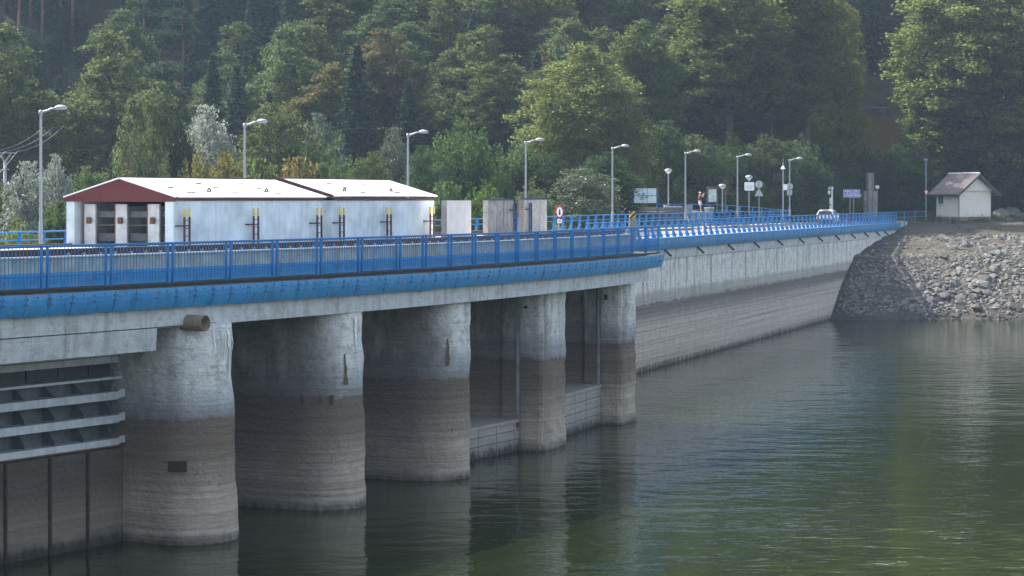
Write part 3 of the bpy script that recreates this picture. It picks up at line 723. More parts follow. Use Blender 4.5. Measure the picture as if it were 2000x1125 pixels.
def ladder(Fr, u, v, zb, zt, mat, label, tip=None, wdt=.34, bracket=True, grp=None):
    th = thing("ladder", label, "ladder", tuple(Fr(u, v, zb)), grp)
    zy = zt - .30 if tip else zt
    for du in (-wdt / 2, wdt / 2):
        mb = MB(); mb.fbox(Fr, u + du - .03, u + du + .03, v - .03, v + .03, zb, zy); st = mb.build("stile", mat, th)
        if tip:
            mb = MB(); mb.fbox(Fr, u + du - .03, u + du + .03, v - .03, v + .03, zy + .001, zt); sub(mb, "yellow_tip", tip, st)
    mb = MB(); z_ = zb + .12
    while z_ < zy - .1: mb.fbox(Fr, u - wdt / 2 + .03, u + wdt / 2 - .03, v - .014, v + .014, z_, z_ + .028); z_ += .28
    mb.build("rungs", mat, th)
    if tip: mb = MB(); mb.fbox(Fr, u - wdt / 2 + .03, u + wdt / 2 - .03, v - .014, v + .014, zy + .05, zy + .085); mb.build("top_rung", tip, th)
    if bracket:
        mb = MB(); mb.fbox(Fr, u - wdt / 2 - .30, u + wdt / 2 - .04, v + .032, v + .065, zy - .34, zy - .29); mb.fbox(Fr, u - wdt / 2 - .30, u - wdt / 2 - .24, v + .032, v + .22, zy - .34, zy - .29); mb.build("bracket", mat, th)
    return th
for px, lb in ((365, "yellow tipped maroon ladder nearest the open red gable of the gatehouse"), (500, "yellow tipped ladder in the middle of the first gatehouse half"),
               (624, "yellow tipped ladder just left of the gap in the gatehouse wall"), (668, "yellow tipped ladder just right of the gap in the gatehouse wall"),
               (760, "yellow tipped ladder in the middle of the second gatehouse half"), (844, "yellow tipped ladder at the far corner of the gatehouse")):
    ladder(F, u_at_px(F, px, -.2), -.2, ZB, 11.14, M_maroon, lb, M_yellow, grp="ladders on the gatehouse wall")

# concrete blocks on the deck
def block(px0, pxm, px1, deg, D, ztop, msd, mfr, cap, label, lx=None, llabel=None):
    P = unproj(pxm, 400, D=D); Fb = Frame((P.x, P.y), deg)
    u1 = u_at_px(Fb, px1); th = thing("concrete_block", label, "concrete block", tuple(Fb(0, 0, ZB)), "upright concrete blocks on the deck")
    vs_ = .02; k = 0
    while k < 400 and (1000 + FPX * Fb(0, vs_, 0).x / Fb(0, vs_, 0).y) > px0: vs_ += .01; k += 1
    vs_ = max(vs_, .25)
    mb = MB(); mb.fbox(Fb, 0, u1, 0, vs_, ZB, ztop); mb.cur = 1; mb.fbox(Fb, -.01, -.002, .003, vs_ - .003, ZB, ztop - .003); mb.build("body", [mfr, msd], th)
    if cap: mb = MB(); mb.fbox(Fb, cap if cap > 0 else 0, u1 + .03, -.04, vs_ * .7, ztop + .002, ztop + .07); mb.build("cap", M_navy, th)
    if lx: ladder(Fb, u_at_px(Fb, lx, -.12), -.12, ZB, ztop - .15, M_navy, llabel, None, .26)
M_boxb = m_plain("darker_plaster_side", (.34, .31, .29), .9, var=.2, vs=3, streak=.4)  # darker plaster tone for the first block's side face
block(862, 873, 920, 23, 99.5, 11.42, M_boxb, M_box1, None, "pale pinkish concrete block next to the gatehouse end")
block(945, 953, 1003, 22.5, 107.0, 11.42, M_box2, M_box2, .05, "grey weathered concrete block with blue cap, middle of the three", 1006, "blue ladder standing in the gap right of the grey middle block")
block(1013, 1023, 1068, 21.5, 112.5, 11.45, M_boxs, M_box3, .05, "peeling concrete block with brown side and blue cap, last of the three", 1036, "blue ladder fixed on the peeling last block")

# striped concrete marker post
P = unproj(1236, 440, D=138); Fp = Frame((P.x, P.y), 90)
th = thing("marker_post", "squat concrete post with yellow and black striped top beside the deck end", "marker post", (P.x, P.y, 8.86))
mb = MB(); mb.fbox(Fp, -.22, .22, -.2, .2, 8.8, 10.31); mb.build("shaft", M_monument, th)
mb = MB(); mb.fbox(Fp, -.20, .17, -.22, .22, 10.313, 10.74); mb.build("striped_cap", M_haz, th)

# ------------------------------------------------------------------ steel gate in the first bay
th0, O, av, nv = PIERS[0]
c0 = Vector((-12.98, 77.25)); Fg = Frame(c0, 31)      # u: along the dam, negative towards the near end
gate = thing("steel_gate", "grey steel gate of stacked horizontal beams hung in the nearest bay", "gate", tuple(Fg(-4, 0, 3.3)))
for (zb, zt, nm) in ((4.80, 5.06, 'beam'), (4.02, 4.28, 'beam'), (3.28, 3.50, 'beam')):
    mb = MB(); mb.polyv(Fg, [(-.0, zb), (-.0, zt), (.04, zt), (.04, zb)], -10.5, -.35)
    mb.fbox(Fg, -10.5, -.02, .043, .55, zt - .06, zt - .02)
    mb.poly(Fg, [(-.348, zb), (-.348, zt), (-.22, zt + .06), (.02, zt + .07), (.02, zb + .06), (-.22, zb + .05)], -.0, .05)
    mb.build("flange_beam", M_gsteel, gate)
for k, (zb, zt) in enumerate(((5.08, 5.42), (4.30, 4.72), (3.52, 3.96))):
    mb = MB(); mb.fbox(Fg, -10.5, -.02, .56, .62, zb - .2, zt + .08); mb.build("skin_plate", M_gmid, gate)
    for i in range(7):
        u = -.62 - i * 1.38; mb = MB()
        if k == 0: mb.polyv(Fg, [(.05, zb), (.55, zb), (.55, zt + .05)], u - .02, u + .02)
        else: mb.polyv(Fg, [(.05, zb), (.05, zb + .12), (.3, zt), (.55, zt), (.55, zb)], u - .02, u + .02)
        mb.build("rib", M_gmid, gate)
mb = MB(); mb.fbox(Fg, -10.5, -.02, .1, .62, 5.47, 5.55); mb.build("top_flange", M_gsteel, gate)
mb = MB(); mb.fbox(Fg, -10.5, -.1, .02, .05, 3.22, 3.277); mb.build("seal_strip", M_rust, gate)
inl = thing("inlet_wall", "dark wet wall of the nearest bay below and behind the steel gate", "wall", tuple(Fg(-4, 1, 0)))
mb = MB(); mb.fbox(Fg, -11, .3, .75, 1.4, 3.18, 7.2); mb.fbox(Fg, -11, .25, .12, 1.4, -1.5, 3.17); mb.build("face", M_stonewall, inl)
for u in (-1.75, -3.55, -5.6, -7.4):
    mb = MB(); mb.fbox(Fg, u - .05, u + .05, .05, .118, -1, 3.15); mb.build("guide_rail", M_grimy, inl)
mb = MB(); mb.fbox(Fg, -11, .1, .3, .74, 6.0, 6.22); mb.fbox(Fg, -11, .1, .2, .74, 6.25, 6.30); mb.build("top_beam", M_gsteel, inl)
mb = MB()
for u in np.arange(-10, 0, 1.5): mb.fbox(Fg, u, u + 1.42, .69, .745, 5.3, 5.98)
mb.build("upper_plates", M_gdark, inl)

# ------------------------------------------------------------------ house on the bank
HP = unproj(1873, 434, z=8.72); HD = 90 - 33; Fh = Frame((HP.x, HP.y), HD)   # u along the gable front (to the right and away), v along the ridge
HW, HL = 4.7, 5.6
hz0, hzw, hzr = 8.72, 12.42, 14.35
# choose the gable width and depth from the angles they span
HW = next(u for u in np.arange(2, 9, .02) if 1000 + FPX * Fh(u, 0, 0).x / Fh(u, 0, 0).y > 1935)
HL = next((v for v in np.arange(1, 12, .02) if 1000 + FPX * Fh(0, v, 0).x / Fh(0, v, 0).y < 1829), 6.0)
house = thing("small_house", "small cream house with brown tiled roof on top of the stony bank", "house", (HP.x, HP.y, hz0))
mb = MB(); mb.fbox(Fh, 0, HW, 0, HL, hz0 + .62, hzw)
mb.build("wall", M_cream, house)
mb = MB(); mb.fbox(Fh, -.03, HW + .03, -.03, HL + .03, hz0 - .8, hz0 + .617); mb.build("plinth", M_plinth, house)
mid = HW / 2
ov = .75; hs = (hzr - hzw) / (mid + .2)
mb = MB(); mb.poly(Fh, [(-.12, hzw + .003), (HW + .12, hzw + .003), (mid, hzr - .30)], -.22, HL + .05); mb.build("gable_wall", M_cream, house)
mb = MB()
ovu = .85; ze = hzr - (mid + ovu) * (hzr - hzw) / (mid + .12)
for sgn in (-1, 1):
    uE = mid + sgn * (mid + ovu)
    mb.poly(Fh, [(uE, ze), (uE, ze + .14), (mid + sgn * .001, hzr + .14), (mid + sgn * .001, hzr)], -.8, HL + .6)
rf = mb.build("roof", M_tiles, house)
mb = MB()
nrow = 15; ncol = 24
for i in range(nrow):                                 # courses of rounded tiles
    f0, f1 = i / nrow, (i + 1) / nrow
    for sgn in (-1, 1):
        uE = mid + sgn * (mid + ovu)
        def at(f): return uE + (mid - uE) * f, ze + .14 + (hzr - ze) * f
        ua, za = at(f0); ub, zb_ = at(min(1, f1 + .01))
        for j in range(ncol):
            v0 = -.8 + (HL + 1.4) * j / ncol; v1 = -.8 + (HL + 1.4) * (j + .93) / ncol; vm = (v0 + v1) / 2
            vs = [Fh(ua, v0, za + .012), Fh(ua, vm, za + .075), Fh(ua, v1, za + .012), Fh(ub, v0, zb_ + .002), Fh(ub, vm, zb_ + .045), Fh(ub, v1, zb_ + .002)]
            mb.add(vs, [(0, 1, 4, 3), (1, 2, 5, 4), (0, 2, 1)])
sub(mb, "tiles", M_tiles, rf)
mb = MB(); mb.tube([Fh(mid, -.82, hzr + .17), Fh(mid, HL + .62, hzr + .17)], .11, 8); sub(mb, "ridge_tiles", M_rim, rf)
mb = MB()
for sgn in (-1, 1):
    uE = mid + sgn * (mid + ovu)
    mb.poly(Fh, [(uE, ze - .16), (uE, ze + .13), (mid, hzr + .13), (mid, hzr - .16)], -.86, -.802)
mb.build("bargeboard", M_gutter, house)
mb = MB()
for sgn in (-1, 1):
    uE = mid + sgn * (mid + ovu)
    mb.poly(Fh, [(uE, ze - .05), (uE, ze - .005), (mid, hzr - .005), (mid, hzr - .05)], -.80, HL + .58)
mb.build("roof_soffit", M_soffit, house)
mb = MB()
for sgn in (-1, 1):
    uE = mid + sgn * (mid + ovu + .06); mb.tube([Fh(uE, -.85, ze + .02), Fh(uE, HL + .6, ze + .02)], .09, 8)
gu = mb.build("gutter", M_gutter, house)
for (sgn, uo) in ((-1, -.06), (1, HW + .06)):
    uE = mid + sgn * (mid + ovu); mb = MB(); mb.tube([Fh(uE, -.2, ze), Fh((uE + uo) / 2, -.12, hzw - .25), Fh(uo, -.06, hzw - .55), Fh(uo, -.06, hz0 - .3)], .05, 8); mb.build("downpipe", M_gutter, house, True)
def v_at_px(Fr, px, u=0.0): return min(np.arange(-1, 14, .02), key=lambda v: abs(Fr(u, v, 0).x / Fr(u, v, 0).y - (px - 1000) / FPX))
wv0, wv1 = v_at_px(Fh, 1844), v_at_px(Fh, 1832)
mb = MB(); mb.fbox(Fh, -.035, .05, wv0, wv1, 10.75, 12.12); wf = mb.build("window", M_white, house)
mb = MB(); mb.fbox(Fh, -.045, -.036, wv0 + .1, wv1 - .1, 10.85, 12.02); sub(mb, "pane", M_wglass, wf)
mb = MB(); mb.fbox(Fh, -.12, -.036, wv0 - .05, wv1 + .05, 10.68, 10.745); sub(mb, "sill", M_rim, wf)
mb = MB(); mb.disc(Frame(Fh(HW + .04, .6, 0)[:2], HD + 90), .3, 10.9, .22, 0, .05); mb.build("wall_dish", M_signback, house)

# ------------------------------------------------------------------ signs, posts and street furniture
FC = lambda x, y, deg=90: Frame((x, y), deg)
def pole(th, x, y, z0, z1, r=.04, mat=None): mb = MB(); mb.tube([(x, y, z0), (x, y, z1)], r, 10, caps=False); return mb.build("pole", mat or M_steel, th, True)
def at(px, py, D): return unproj(px, py, D=D)
ZR0 = 9.0
# round traffic sign near the third block
P = at(1091.5, 414, 150); th = thing("round_sign", "round red rimmed traffic sign on a thin post beside the last concrete block", "traffic sign", (P.x, P.y, ZR0))
pole(th, P.x, P.y, ZR0, P.z + .4); Fs = FC(P.x, P.y, 38)
mb = MB(); mb.disc(Fs, 0, P.z, .42, -.055, -.045); mb.build("red_rim", M_signred, th)
mb = MB(); mb.disc(Fs, 0, P.z, .31, -.062, -.056); mb.build("white_face", M_white, th)
mb = MB(); mb.poly(Fs, [(-.10, P.z - .2), (.10, P.z - .2), (.10, P.z - .02), (.04, P.z + .2), (-.04, P.z + .2), (-.10, P.z - .02)], -.068, -.063); mb.build("symbol", M_black, th)
mb = MB(); mb.fbox(Fs, -.25, .25, -.06, -.05, P.z - .72, P.z - .48); pl = mb.build("plate", M_white, th)
mb = MB(); mb.fbox(Fs, -.15, .15, -.066, -.061, P.z - .63, P.z - .57); sub(mb, "plate_mark", M_black, pl)

# viewing terrace behind the road
ZT = 10.32
mb = MB(); mb.add([(9.2, 207.3, ZT), (12.5, 203.9, ZT), (17.8, 217.5, ZT), (29, 243.5, ZT - .75), (16, 246, ZT), (7, 226, ZT)], [(0, 1, 2, 3, 4, 5)])
tag(mb.build("viewing_terrace", M_walk), kind='structure')
A = at(1236, 415, 207); B = at(1342, 415, 210.5); d = (B - A).xy; Fw = Frame(A.xy, math.degrees(math.atan2(d.x, d.y))); Lw = d.length
mb = MB(); mb.fbox(Fw, -3, Lw, 0, .4, 4, 10.72); 
tag(mb.build("stone_wall", M_stone), "low dark stone wall of the viewing terrace under the white billboard", "wall")
# steps
stp = thing("terrace_steps", "short concrete steps up to the terrace in front of the person", "steps", tuple(at(1355, 414, 209)))
P = at(1348, 414, 208.2); Fw2 = Frame(P.xy, 80)
for k in range(4): mb = MB(); mb.fbox(Fw2, 0, 2.2, k * .32, 2.2, 8.9 + k * .36, 8.9 + (k + 1) * .355); mb.build("step", M_stone2, stp)
# billboard
th = thing("billboard", "white blank billboard of six panels on two blue posts", "billboard", tuple(at(1260, 410, 205)))
Fb = FC(at(1260, 0, 205).x, 205, 86); k_ = 205 / FPX
mb = MB(); mb.fbox(Fb, -22 * k_, 22 * k_, -.04, .02, ZC + 20 * k_ - 28.5 * k_, ZC + 20 * k_); mb.build("panel", M_panel, th)
mb = MB()
for u in (-5, 4): mb.fbox(Fb, u * k_ - .02, u * k_ + .02, -.05, -.041, ZC - 8.5 * k_, ZC + 20 * k_)
mb.fbox(Fb, -22 * k_, 22 * k_, -.05, -.041, ZC + 6 * k_ - .02, ZC + 6 * k_ + .02); mb.build("seams", M_signblue, th)
for u in (-25, 25): mb = MB(); mb.fbox(Fb, u * k_ - .05, u * k_ + .05, -.05, .05, 8.6, ZC + 20.5 * k_); mb.build("post", M_navy, th)
# planter wall blocks
P = at(1298, 403, 214); Fq = FC(P.x, P.y, 88)
mb = MB(); mb.fbox(Fq, 0, 35 * 214 / FPX, 0, .7, ZT - .6, ZT + .50); mb.fbox(Fq, -.03, .4, -.03, .73, ZT + .503, ZT + .58)
tag(mb.build("stone_planter", M_stone2), "long pale stone block behind the billboard under a globe lamp", "stone block")
P = at(1346, 405, 208.6); Fq = FC(P.x, P.y, 84); th = thing("litter_bin", "rough stone litter bin with blue lid beside the street lamp", "bin", tuple(Fq(0, 0, ZT)))
mb = MB(); mb.fbox(Fq, -.28, .28, 0, .5, ZT - .4, ZT + .66); mb.build("bin_body", M_stone2, th)
mb = MB(); mb.fbox(Fq, -.33, .33, -.05, .55, ZT + .663, ZT + .76); mb.build("lid", M_navy, th)
# terrace fence
th = thing("terrace_fence", "thin blue pipe fence along the back of the viewing terrace", "fence", tuple(at(1400, 405, 226)))
pts = [at(1283, 398.5, 222), at(1352, 399, 224), at(1420, 401, 226), at(1470, 404.5, 230), at(1505, 408, 234), at(1543, 411, 238)]
mb = MB(); mb.tube(pts, .035, 6); mb.tube([p_ - Vector((0, 0, .5)) for p_ in pts], .03, 6); mb.build("rails", M_bluer, th)
for a_, b_ in zip(pts, pts[1:]):
    for f_ in (0, .5): q = a_.lerp(b_, f_); mb = MB(); mb.tube([(q.x, q.y, q.z - 1.3), q], .06, 8); mb.build("post", M_bluer, th)
# map board
P = at(1391.5, 411, 214.5); Fq = FC(P.x, P.y, 92); k_ = 214.5 / FPX; th = thing("map_board", "wooden framed map board under a small roof on the terrace", "notice board", tuple(Fq(0, 0, ZT)))
zt_ = ZC + 20 * k_
for u in (-9.2, 9.2): mb = MB(); mb.fbox(Fq, u * k_ - .06, u * k_ + .06, -.06, .06, ZT - .2, zt_); mb.build("post", M_wood, th)
mb = MB(); mb.fbox(Fq, -8.6 * k_, 8.6 * k_, -.03, .03, ZC - 7.5 * k_, zt_ - .02); mb.build("frame", M_wood, th)
mb = MB(); mb.fbox(Fq, -7.7 * k_, 7.7 * k_, -.045, -.031, ZC - 6.2 * k_, ZC + 18.5 * k_); mb.build("map", M_board, th)
mb = MB(); mb.poly(Fq, [(-12 * k_, zt_ + .0), (-10 * k_, zt_ + .16), (10 * k_, zt_ + .16), (12 * k_, zt_)], -.3, .25); mb.build("roof", M_wood, th)
# stone tub
P = at(1385, 411, 211); th = thing("stone_planter", "small tapering grey stone tub in front of the map board", "planter", tuple(P))
mb = MB(); mb.lathe((P.x, P.y, ZT - .35), [(.28, 0), (.34, .3), (.5, .72), (.42, .74), (.38, .6)], 8); mb.build("tub", M_stone2, th)
mb = MB(); mb.lathe((P.x, P.y, ZT + .27), [(.38, -.05), (.37, .02), (.0, .06)], 8); mb.build("soil", M_floor, th)
# trail post with little roof
P = at(1417, 411, 216); Fq = FC(P.x, P.y, 40); th = thing("trail_post", "wooden trail post with a small sloping roof and red plate", "sign post", tuple(Fq(0, 0, ZT)))
k_ = 216 / FPX; pole(th, P.x, P.y, ZT - .3, ZC + 16 * k_, .05, M_wood)
mb = MB(); mb.poly(FC(P.x, P.y), [(-7 * k_, ZC + 21 * k_), (-7 * k_, ZC + 22 * k_), (-3.5 * k_, ZC + 26.5 * k_), (4 * k_, ZC + 16.5 * k_), (4 * k_, ZC + 15.3 * k_), (-3.5 * k_, ZC + 25 * k_)], -.3, .3); mb.build("roof", M_wood, th)
mb = MB(); mb.fbox(FC(P.x, P.y), -3 * k_, 3.5 * k_, -.1, -.06, ZC + 8 * k_, ZC + 17 * k_); mb.build("plate", m_plain("faded_red_plate", (.16, .06, .05), .7), th)
# globe lamps
def globe(px, ptop, pbase, D, label):
    P = at(px, ptop, D); z0 = at(px, pbase, D).z; th = thing("globe_lamp", label, "lamp", (P.x, P.y, z0), "mushroom lamps round the terrace")
    pole(th, P.x, P.y, z0 - .3, P.z - .45, .05)
    mb = MB(); mb.lathe((P.x, P.y, P.z - .5), [(.06, 0), (.14, .06), (.30, .25), (.30, .28)], 14); mb.build("bowl", M_lglass, th, True)
    mb = MB(); mb.lathe((P.x, P.y, P.z - .22), [(.36, -.003), (.36, .05), (.27, .14), (.10, .20), (.0, .21)], 14); mb.build("hood", M_steel, th, True)
globe(1305.5, 329, 394, 214, "mushroom topped lamp standing over the pale stone block")
globe(1411, 359, 412, 210, "short mushroom topped lamp in front of the trail post")
globe(1463, 342, 413, 216, "mushroom topped lamp carrying the square white sign")
# square white sign
k_ = 215.6 / FPX; P = at(1463.5, 364, 215.6); Fq = FC(P.x, P.y); th = thing("square_sign", "white square sign with rounded corners and grey text on a lamp pole", "sign", tuple(P))
def rrect(w_, h_, r_, z_): return [(sx * (w_ - r_) + r_ * math.cos(a_), z_ + sz * (h_ - r_) + r_ * math.sin(a_)) for sx, sz, b_ in ((1, 1, 0), (-1, 1, 90), (-1, -1, 180), (1, -1, 270)) for a_ in [R(b_ + q) for q in (0, 30, 60, 90)]]
mb = MB(); mb.poly(Fq, rrect(9.5 * k_, 8.2 * k_, 2 * k_, P.z), -.03, 0); mb.build("face", M_white, th)
mb = MB()
for z_, u0, u1 in ((1.0, -6, -.8), (1.0, .9, 6.5), (-1.8, -7, -1), (-1.8, 0, 6), (-4.2, -5, 5)): mb.fbox(Fq, u0 * k_, u1 * k_, -.036, -.031, P.z + z_ * k_ - .02, P.z + z_ * k_ + .03)
mb.build("text_lines", M_signback, th)
# sign backs: round over triangle
k_ = 220 / FPX; P = at(1482.5, 360, 220); Fq = FC(P.x, P.y); th = thing("sign_backs", "grey backs of a round sign above a triangular sign on one post", "traffic sign", (P.x, P.y, 9))
pole(th, P.x, P.y, 8.9, P.z + 7 * k_)
mb = MB(); mb.disc(Fq, 0, P.z, 7.3 * k_, .05, .07); mb.build("round_back", M_signback, th)
mb = MB(); mb.poly(Fq, [(-8.5 * k_, P.z - 23 * k_), (8.5 * k_, P.z - 23 * k_), (.4 * k_, P.z - 8 * k_), (-.4 * k_, P.z - 8 * k_)], .05, .07); mb.build("triangle_back", M_signback, th)
# sign backs on the last lamp pole
k_ = 231.5 / FPX; X8, Y8 = LAMPS[7]; Fq = FC(X8, Y8); th = thing("sign_backs", "grey backs of a round sign above a square plate on the last lamp pole", "traffic sign", (X8, Y8, 11))
zc_ = ZC + 24 * k_
mb = MB(); mb.disc(Fq, .1 * k_, zc_, 6.6 * k_, .08, .10); mb.build("round_back", M_signback, th)
mb = MB(); mb.fbox(Fq, -5 * k_, 5 * k_, .08, .10, zc_ - 17 * k_, zc_ - 7 * k_); mb.build("plate_back", M_signback, th)
# mast with white cap
k_ = 229 / FPX; P = at(1529.5, 430, 229); Fq = FC(P.x, P.y); th = thing("sensor_mast", "slim grey mast with white pointed cap and white cabinet near the rail end", "mast", (P.x, P.y, 9))
pole(th, P.x, P.y, 8.9, ZC + 70 * k_, .07); mb = MB(); mb.tube([(P.x, P.y, ZC + 70 * k_), (P.x, P.y, ZC + 78 * k_)], .025, 6); mb.build("spike", M_steel, th)
mb = MB(); mb.lathe((P.x, P.y, ZC + 58 * k_), [(.26, 0), (.22, .05), (.05, .38), (.0, .42)], 4); mb.build("cap", M_white, th)
mb = MB(); mb.fbox(Fq, .5 * k_, 7.5 * k_, -.16, -.075, ZC + 17 * k_, ZC + 28 * k_); mb.build("cabinet", M_white, th)
# camera mast
k_ = 250 / FPX; P = at(1625, 430, 250); Fq = FC(P.x, P.y); th = thing("camera_mast", "white mast with hanging dome camera and tall white cabinet by the car", "camera mast", (P.x, P.y, 9))
pole(th, P.x, P.y, 8.8, ZC + 24 * k_, .085, M_white); mb = MB(); mb.tube([(P.x, P.y, ZC + 24 * k_), (P.x, P.y, ZC + 46 * k_)], [.05, .03], 6); mb.build("spike", M_wood, th)
mb = MB(); mb.tube([Fq(0, -.1, ZC + 18 * k_), Fq(-3 * k_, -.1, ZC + 20 * k_), Fq(-6 * k_, -.1, ZC + 18.5 * k_), Fq(-6 * k_, -.1, ZC + 15 * k_)], .045, 6); mb.build("bracket", M_white, th, True)
mb = MB(); mb.lathe(Fq(-6 * k_, -.1, ZC + 9 * k_), [(.0, -.06), (.13, 0), (.17, .15), (.16, .3), (.06, .38)], 12); mb.build("dome_camera", M_white, th, True)
mb = MB(); mb.lathe(Fq(-5.5 * k_, -.1, ZC + 21 * k_), [(.06, -.1), (.12, 0), (.06, .12)], 10); mb.lathe(Fq(.6 * k_, -.1, ZC + 19.5 * k_), [(.06, -.12), (.14, 0), (.06, .16)], 10); mb.build("speaker", M_white, th, True)
mb = MB(); mb.fbox(Fq, -5.2 * k_, -.9 * k_, -.2, .1, ZC - 23 * k_, ZC - 8 * k_ + .55); mb.build("cabinet", M_cream, th)
# blue direction sign
k_ = 258 / FPX; P = at(1663.5, 378, 258); Fq = FC(P.x, P.y); th = thing("direction_sign", "blue direction sign with two town names on twin grey posts", "road sign", (P.x, P.y, 9))
for u in (-3.2, 3.8): mb = MB(); mb.tube([Fq(u * k_, .06, 8.8), Fq(u * k_, .06, P.z + 6 * k_)], .05, 8); mb.build("post", M_steel, th)
for (z0, z1, txt) in ((P.z + .3 * k_, P.z + 7.6 * k_, "TOP"), (P.z - 7.6 * k_, P.z - .3 * k_, "BOT")):
    mb = MB(); mb.fbox(Fq, -16 * k_, 16 * k_, -.04, 0, z0, z1); pl = mb.build("board", M_white, th)
    mb = MB(); mb.fbox(Fq, -15.2 * k_, 15.2 * k_, -.047, -.041, z0 + .6 * k_, z1 - .6 * k_); sub(mb, "blue_field", M_signblue, pl)
    def word(s_, u, al):
        cu = bpy.data.curves.new("lettering", 'FONT'); cu.body = s_; cu.size = 5.0 * k_ * 1.15; cu.align_x = al; cu.extrude = .003; cu.offset = .006; cu.space_character = .95; cu.materials.append(M_white)
        tmp = bpy.data.objects.new("tmp", cu); C.objects.link(tmp); bpy.context.view_layer.update(); me = bpy.data.meshes.new_from_object(tmp.evaluated_get(bpy.context.evaluated_depsgraph_get())); C.objects.unlink(tmp); bpy.data.objects.remove(tmp)
        o = bpy.data.objects.new("lettering", me); C.objects.link(o); q = Fq(u * k_, -.052, z0 + 1.7 * k_); L_ = Vector(th['_loc'])
        o.location = q - L_; o.rotation_euler = (R(90), 0, 0); o.parent = pl
    def arrow(u, dr):
        zc_ = (z0 + z1) / 2; mb = MB(); mb.poly(Fq, [(u * k_, zc_), (u * k_ - dr * 1.6 * k_, zc_ + 1.5 * k_), (u * k_ - dr * 1.6 * k_, zc_ + .5 * k_), (u * k_ - dr * 4.2 * k_, zc_ + .5 * k_), (u * k_ - dr * 4.2 * k_, zc_ - .5 * k_), (u * k_ - dr * 1.6 * k_, zc_ - .5 * k_), (u * k_ - dr * 1.6 * k_, zc_ - 1.5 * k_)], -.054, -.048); sub(mb, "arrow", M_white, pl)
    if txt == "TOP": arrow(-14.2, -1); word("5", -9.3, 'LEFT'); word("TVRDOŠÍN", 14.3, 'RIGHT')
    else: word("NÁMESTOVO", -14.3, 'LEFT'); word("8", 9.3, 'RIGHT'); arrow(14.2, 1)
# concrete monument
k_ = 272 / FPX; P = at(1700, 412, 272); Fq = FC(P.x, P.y, 80); th = thing("concrete_monument", "tall grey concrete pillar monument with side slabs at the dark shrubs", "monument", (P.x, P.y, 8.8))
mb = MB(); mb.fbox(Fq, -6 * k_, 5.2 * k_, -.35, .35, 8.5, ZC + 49 * k_); mb.build("pillar", M_monument, th)
mb = MB(); mb.fbox(Fq, 1.0 * k_, 3.6 * k_, -.37, -.352, 8.5, ZC + 48 * k_); mb.build("groove", M_boxs, th)
mb = MB(); mb.fbox(Fq, -7.2 * k_, 6 * k_, -.42, .42, ZC + 49 * k_ + .003, ZC + 51 * k_); mb.build("cap", M_boxs, th)
mb = MB(); mb.fbox(Fq, -14 * k_, -6.02 * k_, -.1, .25, 8.5, ZC + 15 * k_); mb.fbox(Fq, 5.22 * k_, 13.5 * k_, -.1, .25, 8.5, ZC + 15 * k_); mb.build("side_slab", M_monument, th)
P = at(1713.5, 366, 268); th = thing("floodlight", "small white floodlight on a thin post next to the monument", "floodlight", (P.x, P.y, 8.8)); Fq = FC(P.x, P.y)
pole(th, P.x, P.y, 8.7, P.z, .035); mb = MB(); mb.fbox(Fq, -.2, .2, -.14, .14, P.z - .12, P.z + .22); mb.build("housing", M_white, th)
# lamp with yield sign
k_ = 272 / FPX; P = at(1808.5, 431, 272); th = thing("street_lamp", "single head street lamp carrying a yield sign left of the small house", "street lamp", (P.x, P.y, 8.8)); Fq = FC(P.x, P.y)
pole(th, P.x, P.y, 8.5, ZC + 75 * k_, .07)
mb = MB(); mb.lathe((P.x - .05, P.y, ZC + 75 * k_), [(.08, -.05), (.24, .0), (.25, .08), (.12, .2), (.0, .22)], 12); mb.build("lamp_head", M_steel, th, True)
zt_ = ZC + 16.5 * k_; Fy = FC(P.x, P.y, 84)
mb = MB(); mb.poly(Fy, [(-5 * k_, zt_), (5 * k_, zt_), (.4 * k_, zt_ - 12 * k_), (-.4 * k_, zt_ - 12 * k_)], -.10, -.085); ys = mb.build("yield_sign", M_signred, th)
mb = MB(); mb.poly(Fy, [(-3.1 * k_, zt_ - 1.4 * k_), (3.1 * k_, zt_ - 1.4 * k_), (.1 * k_, zt_ - 9.0 * k_), (-.1 * k_, zt_ - 9.0 * k_)], -.106, -.101); sub(mb, "white_centre", M_white, ys)
# lifebuoys on the road railing
for px, lb in ((1382.5, "red and white lifebuoy on the near road railing opposite the map board"), (1659, "red lifebuoy on the near road railing under the blue sign")):
    s_ = next(q for q in np.arange(0, 112, .05) if 1000 + FPX * wpt(q)[0] / wpt(q)[1] > px); q = wpt(s_, -.25); Fq = Frame(q[:2], WDEG)
    th = thing("lifebuoy", lb, "lifebuoy", tuple(Fq(0, 0, 9.5)), "lifebuoys on the railing")
    for k in range(8):
        mb = MB(); mb.tube([Fq(.33 * math.cos(a_), .0, 9.46 + .40 * math.sin(a_)) for a_ in np.linspace(k * math.pi / 4 + .002, (k + 1) * math.pi / 4 - .002, 6)], .09, 8)
        mb.build("ring_section", M_signred if k % 2 or px > 1600 else M_white, th, True)

